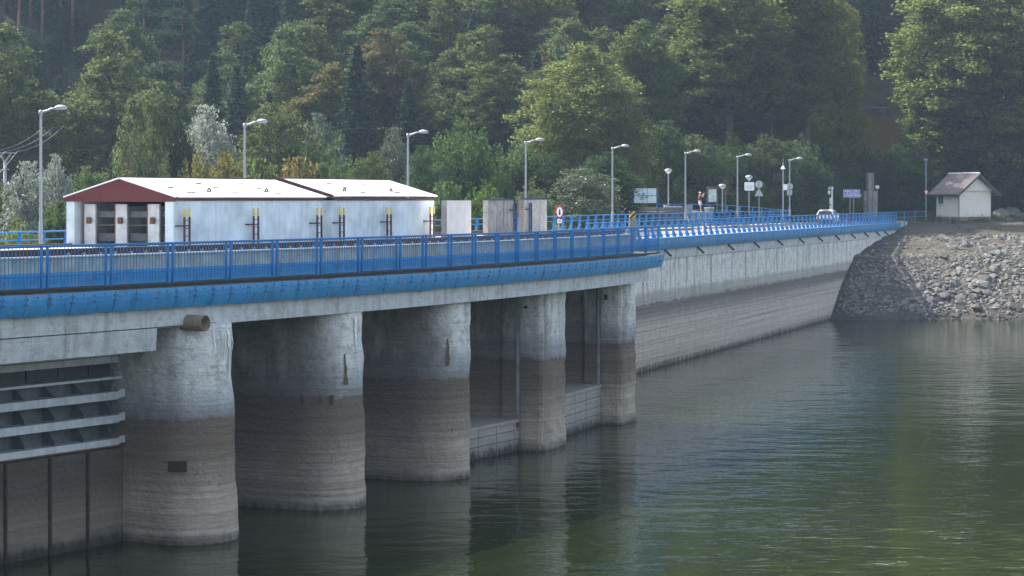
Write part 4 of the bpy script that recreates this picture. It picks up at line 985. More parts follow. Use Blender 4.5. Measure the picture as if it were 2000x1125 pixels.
# ------------------------------------------------------------------ car (seen from behind)
def car(P, deg, z0, label):
    Fv = Frame((P[0], P[1]), deg); th = thing("parked_car", label, "car", (P[0], P[1], z0)); th.name = "white_car"
    prof = [(0, .32), (-.02, .55), (.02, .88), (.10, .98), (.28, 1.34), (.42, 1.46), (.9, 1.50), (1.9, 1.47), (2.45, 1.34), (3.0, 1.0), (3.9, .86), (4.05, .6), (4.05, .3)]
    mb = MB(); n = len(prof); secs = []
    hw = lambda z_: .86 if z_ < .95 else .86 - (z_ - .95) * .38
    vs = []
    for sgn in (-1, 1):
        for (u, z_) in prof: vs.append(Fv(u, sgn * hw(z_), z0 + z_))
    fs = [(i, i + 1, n + i + 1, n + i) for i in range(n - 1)] + [(n - 1, 0, n, 2 * n - 1), tuple(range(n)), tuple(range(2 * n - 1, n - 1, -1))]
    mb.add(vs, fs); bd = mb.build("body", M_carw, th)
    bv = bd.modifiers.new("soft", 'BEVEL'); bv.width = .06; bv.segments = 3; bv.limit_method = 'ANGLE'
    mb = MB(); mb.add([Fv(.095, -.72, z0 + 1.0), Fv(.095, .72, z0 + 1.0), Fv(.275, .64, z0 + 1.36), Fv(.275, -.64, z0 + 1.36), Fv(.06, -.72, z0 + 1.0), Fv(.06, .72, z0 + 1.0), Fv(.24, .64, z0 + 1.37), Fv(.24, -.64, z0 + 1.37)], [(0, 1, 2, 3), (7, 6, 5, 4), (0, 4, 5, 1), (1, 5, 6, 2), (2, 6, 7, 3), (3, 7, 4, 0)]); mb.build("rear_window", M_glass, th)
    for sgn in (-1, 1):
        mb = MB(); mb.fbox(Fv, -.03, .12, sgn * .62, sgn * .87, z0 + .80, z0 + 1.02); mb.build("tail_light", M_tail, th)
        mb = MB(); mb.poly(Fv, [(.55, z0 + 1.02), (.7, z0 + 1.36), (2.0, z0 + 1.36), (2.7, z0 + 1.04)], sgn * .78, sgn * .845); mb.build("side_window", M_glass, th)
        mb = MB(); mb.fbox(Fv, 2.5, 2.65, sgn * .87, sgn * 1.02, z0 + .95, z0 + 1.1); mb.build("mirror", M_carw, th)
        for u in (.75, 3.2):
            mb = MB(); q = [Fv(u, sgn * .66, z0 + .31), Fv(u, sgn * .87, z0 + .31)]; mb.tube(q, .31, 20); wh = mb.build("wheel", M_tyre, th)
            mb = MB(); mb.tube([Fv(u, sgn * .86, z0 + .31), Fv(u, sgn * .885, z0 + .31)], .19, 14); sub(mb, "rim", M_steel, wh)
    mb = MB(); mb.fbox(Fv, -.07, .04, -.84, .84, z0 + .34, z0 + .52); mb.build("bumper", M_gdark, th)
    mb = MB(); mb.fbox(Fv, -.05, -.02, -.26, .26, z0 + .62, z0 + .74); mb.build("number_plate", M_white, th)
    mb = MB(); mb.fbox(Fv, .33, .40, -.35, .35, z0 + 1.43, z0 + 1.475); mb.build("brake_light", M_tail, th)
P = at(1611, 440, 234); car((P.x, P.y), WDEG, 8.87, "white hatchback seen from behind, driving along the dam road")

# ------------------------------------------------------------------ person taking a photograph
def person(x, y, z, deg):
    th = thing("person", "person in maroon top, pale cap and white shorts raising a camera on the terrace", "person", (x, y, z))
    Fq = Frame((0, 0), deg)                             # u: facing direction
    def skin_mesh(name, verts, edges, rad, mat, subd=2, root=0):
        me = bpy.data.meshes.new(name); me.from_pydata([tuple(Fq(*v)) for v in verts], edges, []); me.materials.append(mat)
        o = bpy.data.objects.new(name, me); C.objects.link(o); o.parent = th
        o.modifiers.new("skin", 'SKIN'); lay = me.skin_vertices[0] if me.skin_vertices else None
        if lay is None:
            bm = bmesh.new(); bm.from_mesh(me); bm.verts.layers.skin.verify(); bm.to_mesh(me); bm.free(); lay = me.skin_vertices[0]
        for i, r_ in enumerate(rad): lay.data[i].radius = (r_, r_) if not isinstance(r_, tuple) else r_; lay.data[i].use_root = (i == root)
        s_ = o.modifiers.new("sub", 'SUBSURF'); s_.levels = 1; s_.render_levels = subd
        return o
    V = [(0, 0, .92), (-.02, 0, 1.12), (-.04, 0, 1.36), (-.03, 0, 1.48), (-.01, 0, 1.56), (.0, 0, 1.66), (.0, 0, 1.74)]
    Rr = [.13, .125, .13, .06, .065, .095, .07]; E = [(0, 1), (1, 2), (2, 3), (3, 4), (4, 5), (5, 6)]
    for sg in (-1, 1):
        b = len(V)
        V += [(0, sg * .10, .86), (.03 + .10 * (sg > 0), sg * .13, .48), (.0 + .16 * (sg > 0), sg * .15, .09), (.13 + .16 * (sg > 0), sg * .17, .035)]; Rr += [.105, .065, .042, .04]
        E += [(0, b), (b, b + 1), (b + 1, b + 2), (b + 2, b + 3)]
        b = len(V)
        V += [(-.03, sg * .19, 1.42), (.20, sg * .22, 1.33), (.36, sg * .10, 1.58), (.40, sg * .075, 1.63)]; Rr += [.06, .045, .033, .03]
        E += [(2, b), (b, b + 1), (b + 1, b + 2), (b + 2, b + 3)]; hb = b + 3
        for f_ in range(4):
            c_ = len(V); zz = 1.635 + .02 * f_; ln = (.05, .06, .058, .045)[f_]
            V += [(.43, sg * .07, zz), (.43 + ln * .5, sg * .04, zz + .005), (.43 + ln * .6, sg * .012, zz + .003)]; Rr += [.010, .009, .008]; E += [(hb, c_), (c_, c_ + 1), (c_ + 1, c_ + 2)]
        c_ = len(V); V += [(.395, sg * .045, 1.60), (.41, sg * .02, 1.595)]; Rr += [.011, .009]; E += [(hb, c_), (c_, c_ + 1)]
    V += [(.10, 0, 1.645)]; Rr += [.02]; E += [(5, len(V) - 1)]
    skin_mesh("body", V, E, Rr, M_skin)
    sv = [(0, 0, .95), (-.02, 0, 1.14), (-.04, 0, 1.34), (-.035, 0, 1.45)]; se = [(0, 1), (1, 2), (2, 3)]; sr = [.155, .15, .155, .085]
    for sg in (-1, 1): b = len(sv); sv += [(-.03, sg * .19, 1.41), (.05, sg * .205, 1.385)]; sr += [.078, .07]; se += [(2, b), (b, b + 1)]
    skin_mesh("shirt", sv, se, sr, M_shirt)
    pv = [(0, 0, .95), (0, 0, .90)]; pe = [(0, 1)]; pr_ = [.16, .15]
    for sg in (-1, 1): b = len(pv); pv += [(0, sg * .10, .82), (.02 + .06 * (sg > 0), sg * .125, .56)]; pr_ += [.125, .10]; pe += [(1, b), (b, b + 1)]
    skin_mesh("shorts", pv, pe, pr_, M_short)
    def local(mb, name, mat, sm=True):
        o = mb.build(name, mat, None, sm); o.parent = th; return o
    mb = MB(); mb.lathe(Fq(-.005, 0, 1.70), [(.112, 0), (.115, .03), (.09, .085), (.04, .11), (0, .115)], 14); mb.fbox(Fq, .07, .20, -.075, .075, 1.705, 1.72); local(mb, "cap", M_cap)
    mb = MB(); mb.fbox(Fq, .36, .46, -.075, .075, 1.60, 1.70); mb.tube([Fq(.46, 0, 1.65), Fq(.56, 0, 1.655)], .038, 10); local(mb, "camera", M_black, False)
    for sg in (-1, 1):
        mb = MB(); mb.lathe(Fq(.0 + .16 * (sg > 0) + .06, sg * .16, 0), [(.06, 0), (.08, .02), (.075, .06), (.045, .085)], 8); local(mb, "shoe", M_short)
P = at(1367, 412, 212.5); person(P.x, P.y, ZT, 66)

# ------------------------------------------------------------------ power line on the left
k_ = 190 / FPX; th = thing("power_pylon", "grey utility pole with a forked crossarm at the left edge", "utility pole", tuple(at(10, 400, 190))); Pq = at(10, 300, 190); Fq = FC(Pq.x, Pq.y)
mb = MB(); mb.tube([(Pq.x, Pq.y, -8), (Pq.x, Pq.y, Pq.z - .5)], [.22, .14], 8); mb.build("pole", M_stone2, th, True)
mb = MB(); mb.fbox(Fq, -1.0, 1.0, -.06, .06, Pq.z + .02, Pq.z + .12)
mb.tube([Fq(0, 0, Pq.z - .75), Fq(-.5, 0, Pq.z + .03)], .06, 6); mb.tube([Fq(0, 0, Pq.z - .75), Fq(.5, 0, Pq.z + .03)], .06, 6); mb.fbox(Fq, -.55, .4, -.05, .05, Pq.z - 1.35, Pq.z - 1.27); mb.build("crossarm", M_stone2, th)
k_ = 235 / FPX; Q2 = at(117.5, 235, 235); th = thing("power_pole", "thin dark utility pole among the trees behind the first street lamp", "utility pole", (Q2.x, Q2.y, -5))
mb = MB(); mb.tube([(Q2.x, Q2.y, -9), (Q2.x, Q2.y, Q2.z)], [.16, .12], 8); mb.build("pole", M_wood, th, True)
mb = MB(); mb.fbox(FC(Q2.x, Q2.y), -.9, .9, -.06, .06, Q2.z - .1, Q2.z); mb.build("crossarm", M_wood, th)
for i, (u, u2, lb) in enumerate(((-1.0, -.9, "uppermost sagging wire from the forked pole"), (0, 0, "middle sagging wire from the forked pole"), (1.0, .9, "lowest sagging wire from the forked pole"))):
    A = Vector((Pq.x + u, Pq.y, Pq.z + .18)); B = Vector((Q2.x + u2, Q2.y, Q2.z + .05 )); Cc = A + (A - B) * .9 - Vector((0, 0, 1.5))
    mb = MB(); mb.tube([A.lerp(B, q) - Vector((0, 0, 1.9 * 4 * q * (1 - q) * .32)) for q in np.linspace(0, 1, 14)], .02, 5); mb.tube([A.lerp(Cc, q) - Vector((0, 0, .5 * 4 * q * (1 - q))) for q in np.linspace(0, 1, 8)], .02, 5)
    tag(mb.build("power_wire", M_stone2), lb, "wire", "power wires on the left")

# ------------------------------------------------------------------ shed on the slope
P = at(1707, 236, 318); zs_ = ground_z(P.x, P.y); Fq = FC(P.x, P.y, 96); k_ = 318 / FPX
th = thing("hillside_shed", "dark flat roofed shed half hidden in the trees above the slope", "shed", (P.x, P.y, P.z))
mb = MB(); mb.fbox(Fq, -24 * k_, -16 * k_, 0, 3, P.z - 2, P.z + 24 * k_); mb.fbox(Fq, 13 * k_, 24 * k_, 0, 3, P.z - 2, P.z + 24 * k_); mb.fbox(Fq, -15.9 * k_, 12.9 * k_, 0, 3, P.z + 17 * k_, P.z + 24 * k_); mb.fbox(Fq, -15.9 * k_, 12.9 * k_, .4, 3, P.z - 2, P.z + 4 * k_); mb.build("wall", M_monument, th)
mb = MB(); mb.fbox(Fq, -29 * k_, 29 * k_, -.4, 3.4, P.z + 24 * k_ + .003, P.z + 27 * k_); mb.build("roof", M_stone2, th)
mb = MB(); mb.fbox(Fq, -15.8 * k_, 12.8 * k_, 2.0, 2.2, P.z + 4.1 * k_, P.z + 16.9 * k_); mb.build("opening", M_dark, th)

# ------------------------------------------------------------------ riprap and boulders on the bank
rng = np.random.default_rng(5)
def rock_proto(seed, flat=.6):
    r_ = np.random.default_rng(seed); bm = bmesh.new()
    for _ in range(15):
        q = r_.normal(size=3); q /= np.linalg.norm(q); q *= r_.uniform(.8, 1.0); q = np.sign(q) * np.abs(q) ** .8
        bm.verts.new((q[0], q[1] * .85, q[2] * flat))
    res = bmesh.ops.convex_hull(bm, input=bm.verts)
    bmesh.ops.delete(bm, geom=[e for e in res['geom_interior'] if isinstance(e, bmesh.types.BMVert)], context='VERTS')
    bm.verts.index_update(); vs = np.array([v.co[:] for v in bm.verts]); fs = [tuple(v.index for v in f.verts) for f in bm.faces]; bm.free(); return vs, fs
ROCKS = [rock_proto(i, .34 + .26 * (i % 3) / 2) for i in range(10)]
def m_rock(name, lo, hi):
    t = NT(name); p = t.pos(); gi = t.node("ShaderNodeNewGeometry").outputs["Random Per Island"]
    c = t.mix(gi, lo, hi); n = t.noise(p, 3.5, 5, .7); c = t.mix(t.rng(n, .45, .8, 0, .5), c, (.10, .095, .085)); z = t.z(p)[2]
    c = t.mix(t.rng(z, .8, .25, 0, .85), c, (.05, .045, .04)); t.bump(n, .1); return t.fin(c, .93, spec=.2)
M_rock = m_rock("riprap_stone", (.055, .052, .048), (.185, .178, .168)); M_rockd = m_rock("dark_pitching_stone", (.10, .095, .09), (.20, .19, .175))
def scatter(cands, mat, name):
    V, Fc = [], []; b = 0
    for (x, y, s_, dz) in cands:
        vs, fs = ROCKS[rng.integers(10)]; a_ = rng.uniform(0, 6.28); ca, sa = math.cos(a_), math.sin(a_)
        q = vs * s_ * np.array([1, 1, 1]); q = np.stack([q[:, 0] * ca - q[:, 1] * sa, q[:, 0] * sa + q[:, 1] * ca, q[:, 2]], 1)
        tl = rng.normal(0, .22); q[:, 2] += q[:, 0] * tl + q[:, 1] * (.35 + rng.normal(0, .15)); q += [x, y, ground_z(x, y) + dz * s_]
        V.append(q); Fc += [tuple(i + b for i in f) for f in fs]; b += len(q)
    me = bpy.data.meshes.new(name); me.from_pydata(np.concatenate(V).tolist(), [], Fc); me.materials.append(mat)
    o = bpy.data.objects.new(name, me); C.objects.link(o); return o
ca, cb = [], []
for _ in range(30000):
    x = rng.uniform(31, 68); y = rng.uniform(217, 262); q = y - shore(x); wallx = 8.29 + (y - 151.8) * .3264
    dx = x - wallx
    if dx < .3 or q < -1.5: continue
    nz = fnoise(x, y, .12); edge = 7.0 + 3.0 * nz + .25 * max(0, q)
    if q < 14.5:
        if dx > edge and rng.random() < .55: ca.append((x, y, rng.choice([.12, .20, .31, .50], p=[.36, .34, .22, .08]) * (.75 if q < 2 else 1), .12))
        elif rng.random() < .5: cb.append((x, y, rng.uniform(.12, .3), -.05))
    elif q < 33:
        dens = .38 if (x > 44.5 + 1.5 * nz + (q - 14) * .05) else .07
        if rng.random() < dens * (1 if nz > -.25 else .4): ca.append((x, y, rng.choice([.11, .19, .30, .45], p=[.42, .36, .16, .06]), .05))
tag(scatter(ca, M_rock, "riprap"), kind='stuff'); tag(scatter(cb, M_rockd, "stone_pitching"), kind='stuff')
for i in range(22):
    x = rng.uniform(37, 50); y = 219 + rng.uniform(2, 26); s_ = rng.uniform(.6, .95)
    if x < 8.29 + (y - 151.8) * .3264 + 5: continue
    tag(scatter([(x, y, s_, .25)], M_rock, "boulder"), "large pale boulder lying among the riprap of the bank", "boulder", "boulders on the bank")
for (px, py, D, s_, lb) in ((1955, 428, 283, 1.5, "long pale boulder on the grass just right of the house"), (1985, 427, 284, 1.9, "big pale rock slab at the right edge beyond the house")):
    P = at(px, py, D); o = scatter([(P.x, P.y, s_, .1)], M_rock, "boulder"); tag(o, lb, "boulder")

# ------------------------------------------------------------------ vegetation
def m_leaf(name, tr=.38, spec=.1):
    t = NT(name); oi = t.node("ShaderNodeObjectInfo"); gi = t.node("ShaderNodeNewGeometry").outputs["Random Per Island"]
    c = t.mix(t.rng(gi, 0, 1, .55, 1.45), (0, 0, 0), oi.outputs["Color"]); 
    v = t.node("ShaderNodeVectorMath", operation='SCALE'); t.l.new(oi.outputs["Color"], v.inputs[0]); t.l.new(t.rng(gi, 0, 1, .6, 1.4), v.inputs["Scale"]); c = v.outputs[0]
    hs = t.node("ShaderNodeHueSaturation"); t.l.new(c, hs.inputs["Color"]); hs.inputs["Saturation"].default_value = 1.0; hs.inputs["Value"].default_value = 1.6
    df = t.node("ShaderNodeBsdfDiffuse"); t.l.new(c, df.inputs[0]); tl = t.node("ShaderNodeBsdfTranslucent"); t.l.new(hs.outputs[0], tl.inputs[0])
    mx = t.node("ShaderNodeMixShader"); mx.inputs[0].default_value = tr; t.l.new(df.outputs[0], mx.inputs[1]); t.l.new(tl.outputs[0], mx.inputs[2])
    if spec:
        gl = t.node("ShaderNodeBsdfGlossy"); gl.inputs["Roughness"].default_value = .45; gl.inputs[0].default_value = (.8, .85, .9, 1); m2 = t.node("ShaderNodeMixShader"); m2.inputs[0].default_value = spec
        t.l.new(mx.outputs[0], m2.inputs[1]); t.l.new(gl.outputs[0], m2.inputs[2]); mx = m2
    t.l.new(mx.outputs[0], t.out.inputs[0]); return t.m
M_leaf = m_leaf("leaves", .48, .0); M_silver = m_leaf("silver_leaves", .35, .03); M_needle = m_leaf("needles", .2, .0)
M_bark = m_plain("grey_bark", (.05, .04, .03), .95, var=.3, vs=4); M_pbark = m_plain("red_pine_bark", (.17, .085, .055), .95, var=.3, vs=3)

def quads_mesh(name, P, Nn, size, mat, aspect=1.0):
    """one leaf-sized quad per point"""
    n = len(P); up = rng.normal(size=(n, 3)); Nn = Nn / (np.linalg.norm(Nn, axis=1, keepdims=True) + 1e-9)
    a_ = np.cross(Nn, up); a_ /= (np.linalg.norm(a_, axis=1, keepdims=True) + 1e-9); b_ = np.cross(Nn, a_)
    s_ = (size if hasattr(size, '__len__') else np.full(n, size))[:, None] * .5
    V = np.stack([P - a_ * s_, P + b_ * s_ * .6 * aspect - a_ * s_ * .1, P + a_ * s_, P - b_ * s_ * .6 * aspect + a_ * s_ * .1], 1).reshape(-1, 3)
    me = bpy.data.meshes.new(name); me.vertices.add(4 * n); me.vertices.foreach_set("co", V.ravel()); me.loops.add(4 * n); me.polygons.add(n)
    me.polygons.foreach_set("loop_start", np.arange(0, 4 * n, 4)); me.polygons.foreach_set("loop_total", np.full(n, 4)); me.loops.foreach_set("vertex_index", np.arange(4 * n))
    me.materials.append(mat); me.update(); me.validate(); return me

def wood_mesh(name, tubes, mat):
    mb = MB()
    for pts, rs, sg in tubes: mb.tube(pts, rs, sg)
    me = bpy.data.meshes.new(name); me.from_pydata(mb.v, [], mb.f); me.materials.append(mat); me.polygons.foreach_set("use_smooth", [True] * len(me.polygons)); return me

def make_broad(seed, H=18.0, Wd=9.0, z0=.2, nl=26, nq=9500, leaf=.34, shape='oval', mat=None, sparse=.0):
    global rng
    rng = np.random.default_rng(seed); lobes = []
    for i in range(nl):
        f = (i + .5) / nl; z_ = H * (z0 + (1 - z0) * f)
        if shape == 'oval': rr = Wd / 2 * math.sin(math.pi * min(1, (f * .86 + .14))) ** .75
        elif shape == 'dome': rr = Wd / 2 * math.sqrt(max(0, 1 - (max(0, f - .3) / .72) ** 2))
        else: rr = Wd / 2 * (1 - f) ** .7
        a_ = i * 2.4 + rng.uniform(-.5, .5); q = rr * rng.uniform(.35, .78)
        lobes.append((np.array([math.cos(a_) * q, math.sin(a_) * q, z_ - .4]), max(.6, rr * rng.uniform(.34, .5))))
    lobes.append((np.array([0, 0, H * .93]), Wd * .11)); lobes.append((np.array([0, 0, H * (z0 + .5 * (1 - z0))]), Wd * .3))
    wts = np.array([l[1] ** 2 for l in lobes]); wts /= wts.sum(); P = []; Nn = []
    for (c, r), wq in zip(lobes, wts):
        m = int(nq * wq); k = max(6, m // 48); cl = rng.normal(size=(k, 3)); cl /= np.linalg.norm(cl, axis=1, keepdims=True); cl[:, 2] = np.where(cl[:, 2] < -.5, -cl[:, 2], cl[:, 2])
        cr = c + cl * r * rng.uniform(.62, 1.12, size=(k, 1)) * np.array([1, 1, 1.1])
        idx = rng.integers(k, size=m); off = rng.normal(size=(m, 3)) * np.array([.46, .46, .34]) * max(.55, r * .36)
        P.append(cr[idx] + off); Nn.append(cl[idx] * .5 + rng.normal(size=(m, 3)) * .75 + np.array([0, 0, .45]))
    P = np.concatenate(P); Nn = np.concatenate(Nn); P[:, 2] = np.clip(P[:, 2], .15, H * 1.02)
    crown = quads_mesh("crown", P, Nn, leaf * rng.uniform(.7, 1.3, size=len(P)), mat or M_leaf)
    tr = [([(0, 0, -1), (rng.normal() * .1, rng.normal() * .1, H * .3), (rng.normal() * .25, rng.normal() * .25, H * .62), (0, 0, H * .92)], [H * .017, H * .013, H * .008, .03], 8)]
    for i in range(0, nl, 2):
        c, r = lobes[i]; zt = max(H * .12, c[2] - np.hypot(c[0], c[1]) * .9); tr.append(([(0, 0, zt), tuple(np.array([c[0] * .5, c[1] * .5, zt + (c[2] - zt) * .4])), tuple(c)], [H * .006, H * .004, .03], 6))
    return crown, wood_mesh("trunk", tr, M_bark), H, Wd

def make_spruce(seed, H=20.0, Wd=6.5, dense=1.0, drop=.35):
    global rng
    rng = np.random.default_rng(seed); P = []; Nn = []; z_ = H * .07
    while z_ < H * .985:
        f = z_ / H; L = Wd / 2 * (1 - f) ** .8 * rng.uniform(.75, 1.12) + .12; nb = rng.integers(6, 9)
        for b in range(nb):
            a_ = b * 6.283 / nb + rng.uniform(-.4, .4); m = max(4, int(L * 16 * dense)); tq = rng.uniform(.1, 1, size=m) ** .8; l_ = L * rng.uniform(.7, 1.1)
            zz = z_ - drop * l_ * tq + .18 * l_ * tq ** 3 - rng.exponential(.16, size=m); sp = rng.normal(size=m) * .16 * l_ * (1.15 - tq)
            P.append(np.stack([math.cos(a_) * l_ * tq - math.sin(a_) * sp, math.sin(a_) * l_ * tq + math.cos(a_) * sp, zz], 1))
            Nn.append(np.array([math.cos(a_) * .5, math.sin(a_) * .5, .8]) + rng.normal(size=(m, 3)) * .5)
        z_ += max(.22, .5 * (1 - f * .6)) * rng.uniform(.8, 1.2)
    P = np.concatenate(P); Nn = np.concatenate(Nn)
    return quads_mesh("crown", P, Nn, .38 * rng.uniform(.7, 1.3, size=len(P)), M_needle), wood_mesh("trunk", [([(0, 0, -1), (0, 0, H * .5), (0, 0, H)], [H * .014, H * .009, .02], 8)], M_bark), H, Wd

def make_pine(seed, H=24.0, Wd=6.0):
    global rng
    rng = np.random.default_rng(seed); P = []; Nn = []; tr = [([(0, 0, -1), (.1, 0, H * .4), (-.1, .1, H * .75), (0, 0, H)], [.24, .19, .12, .04], 8)]
    for i in range(26):
        f = rng.uniform(.60, 1.0); a_ = i * 2.4 + rng.uniform(-.4, .4); L = Wd / 2 * math.sin(math.pi * min(1, (1.05 - f) / .5 * .5 + .08)) * rng.uniform(.6, 1.1) + .3
        e = np.array([math.cos(a_) * L, math.sin(a_) * L, H * f + .15 * L]); tr.append(([(0, 0, H * f - .2), tuple(e * np.array([.6, .6, 1])), tuple(e)], [.06, .04, .02], 5))
        for q in (.55, .8, 1.0):
            m = 55; c = np.array([e[0] * q, e[1] * q, H * f + .15 * L * q]); P.append(c + rng.normal(size=(m, 3)) * np.array([.55, .55, .22])); Nn.append(rng.normal(size=(m, 3)) + np.array([0, 0, 1]))
    P = np.concatenate(P); return quads_mesh("crown", P, np.concatenate(Nn), .34 * rng.uniform(.7, 1.3, size=len(P)), M_needle), wood_mesh("trunk", tr, M_pbark), H, Wd

def make_shoots(seed, H=9.0, Wd=8.0, nsh=70, nq=7000, leaf=.30, mat=None):
    """bushy clump of upright shoots with leaves up each one"""
    global rng
    rng = np.random.default_rng(seed); P = []; Nn = []; tr = []
    for i in range(nsh):
        a_ = rng.uniform(0, 6.28); q = Wd / 2 * math.sqrt(rng.random()) * .95; h = H * (1 - .45 * (q / (Wd / 2)) ** 2) * rng.uniform(.62, 1.0)
        b = np.array([math.cos(a_) * q * .55, math.sin(a_) * q * .55, 0]); e = np.array([math.cos(a_) * q, math.sin(a_) * q, h]); m = nq // nsh; tq = rng.uniform(.12, 1.0, size=m) ** .75
        sp = rng.normal(size=(m, 3)) * (np.array([.52, .52, .3]) * (1.12 - tq[:, None] * .9) + .05); P.append(b + (e - b) * tq[:, None] + sp); Nn.append(rng.normal(size=(m, 3)) + np.array([0, 0, .5]))
        if i % 5 == 0: tr.append(([tuple(b - [0, 0, .4]), tuple((b + e) / 2), tuple(e)], [.07, .045, .015], 5))
    P = np.concatenate(P); P[:, 2] = np.maximum(P[:, 2], .05)
    return quads_mesh("crown", P, np.concatenate(Nn), leaf * rng.uniform(.7, 1.3, size=len(P)), mat or M_leaf), wood_mesh("trunk", tr, M_bark), H, Wd

KIND = {
    'lime': [make_broad(21, 20, 10, nq=38000, leaf=.24), make_broad(22, 20, 9, nl=30, nq=38000, leaf=.24), make_broad(23, 20, 10.5, nl=34, nq=44000, leaf=.24)],
    'tall': [make_broad(31, 24, 8.5, .10, 36, 44000, .25), make_broad(32, 24, 9, .12, 34, 44000, .25), make_broad(33, 24, 8, .16, 30, 38000, .25), make_broad(34, 24, 8.5, .40, 30, 34000, .25)],
    'dome': [make_broad(41, 11, 10, .04, 28, 30000, .22, 'dome'), make_broad(42, 11, 9, .04, 26, 28000, .22, 'dome')],
    'spruce': [make_spruce(51), make_spruce(52, 20, 7.0, 1.0, .25), make_spruce(53, 20, 6.0, 1.1, .45)],
    'pine': [make_pine(61), make_pine(62)],
    'shoots': [make_shoots(71, 9, 8, 110, 26000, .22), make_shoots(72, 9, 7, 95, 24000, .22)],
    'silver': [make_broad(81, 8, 8, .03, 26, 14000, .25, 'dome', M_silver), make_broad(82, 8, 7.5, .03, 30, 14000, .24, 'dome', M_silver)],
    'bush': [make_broad(91, 5, 6, .02, 20, 9000, .26, 'dome'), make_shoots(92, 5, 6, 70, 8000, .24)],
}
NAMES = {'lime': 'broadleaf_tree', 'tall': 'broadleaf_tree', 'dome': 'round_tree', 'spruce': 'spruce_tree', 'pine': 'pine_tree', 'shoots': 'leafy_thicket', 'silver': 'willow_bush', 'bush': 'bush'}
GREEN = (.055, .085, .034); DGREEN = (.034, .055, .026); OLIVE = (.064, .088, .034); BROWN = (.10, .086, .034); SILV = (.17, .20, .165); BLUEG = (.036, .062, .042)
prng = random.Random(3)
def plant(kind, x, y, ztop, wd, col, label, group=None, var=None, zb=None):
    crown, trunk, H, Wd = KIND[kind][var if var is not None else prng.randrange(len(KIND[kind]))]
    zb = ground_z(x, y) if zb is None else zb; h = max(1.5, ztop - zb)
    e = bpy.data.objects.new(NAMES[kind], None); C.objects.link(e); e.location = (x, y, zb); e.rotation_euler = (0, 0, prng.uniform(0, 6.28))
    e.scale = (wd / Wd, wd / Wd, h / H); tag(e, label, 'bush' if kind in ('bush', 'silver', 'shoots') else 'tree', group)
    k = prng.uniform(.85, 1.18)
    for nm, me in (("trunk", trunk), ("crown", crown)):
        o = bpy.data.objects.new(nm, me); C.objects.link(o); o.parent = e
        o.color = (col[0] * k * prng.uniform(.92, 1.08), col[1] * k, col[2] * k * prng.uniform(.9, 1.1), 1)
    return e
def hero(kind, px, ptop, wpx, D, col, label, var=None, group=None, wf={'tall': 1.5, 'lime': 1.45, 'dome': 1.35, 'silver': 1.3, 'shoots': 1.15, 'bush': 1.25, 'spruce': 1.7, 'pine': 1.3}):
    P = unproj(px, ptop, D=D); plant(kind, P.x, P.y, P.z, wpx * D / FPX * wf.get(kind, 1.0), col, label, group, var)

H_ = hero
# left part
H_('tall', 12, 45, 150, 232, OLIVE, "tall yellowing tree at the left edge behind the first lamp", 0)
H_('tall', 218, 58, 175, 236, OLIVE, "tall broad tree with sunlit left edge above the red gable", 1)
H_('dome', 302, 168, 140, 205, OLIVE, "round yellow green tree just above the gatehouse roof", 0)
H_('silver', 400, 213, 130, 222, SILV, "silvery willow crown between the round tree and the second lamp", 0)
H_('tall', 640, -30, 170, 268, OLIVE, "tall pale tree with golden top above the spruces", 2)
H_('tall', 560, 45, 130, 258, OLIVE, "slim olive tree left of the golden topped one", 0)
H_('spruce', 697, 78, 105, 238, BLUEG, "pointed dark spruce rising above the gatehouse roof", 0)
H_('spruce', 797, 148, 80, 232, BLUEG, "smaller spruce standing left of the third lamp head", 1)
H_('spruce', 462, 118, 90, 246, BLUEG, "loose grey green spruce behind the silver willow", 1)
H_('dome', 540, 206, 165, 210, OLIVE, "broad rounded olive tree right of the second lamp", 1)
H_('silver', 622, 228, 95, 226, (.08, .11, .08), "small grey willow between the round olive tree and spruce", 0)
H_('shoots', 652, 268, 115, 200, GREEN, "fresh green thicket behind the white roof ridge", 0)
H_('tall', 765, 0, 190, 282, DGREEN, "big shaded tree behind the pointed spruce", 1)
H_('lime', 1140, 86, 185, 232, (.125, .145, .045), "large pale crowned lime rising over the dam road", 2)
H_('dome', 1085, 180, 100, 229, (.11, .125, .035), "left lower shoulder of yellowing branches beside the large lime", 0)
H_('dome', 1218, 180, 95, 230, (.11, .12, .035), "right lower yellowing tree beside the large lime", 1)
H_('shoots', 905, 210, 165, 200, (.05, .085, .03), "spiky maple thicket behind the third and fourth lamps", 0)
H_('shoots', 1010, 255, 130, 204, GREEN, "leafy thicket right of the spiky maple", 1)
H_('silver', 1135, 332, 130, 192, (.075, .10, .06), "grey green willow bush between the round sign and billboard", 1)
H_('shoots', 945, 345, 90, 180, (.06, .10, .03), "low leafy bush behind the grey middle block", 1)
H_('shoots', 1040, 345, 80, 182, OLIVE, "yellowish low bush behind the last block", 0)
H_('silver', 55, 322, 110, 158, SILV, "silvery willow bush left of the first street lamp", 1)
H_('silver', 108, 308, 70, 165, SILV, "taller silvery willow right behind the first street lamp", 0)
H_('shoots', 30, 415, 110, 140, (.09, .12, .03), "bright green bush behind the rail at the left edge", 0)
H_('bush', 120, 400, 90, 142, OLIVE, "olive bush against the gatehouse corner", 0)
H_('dome', 10, 360, 80, 170, (.06, .085, .035), "rounded bush at the extreme left behind the willow", 1)
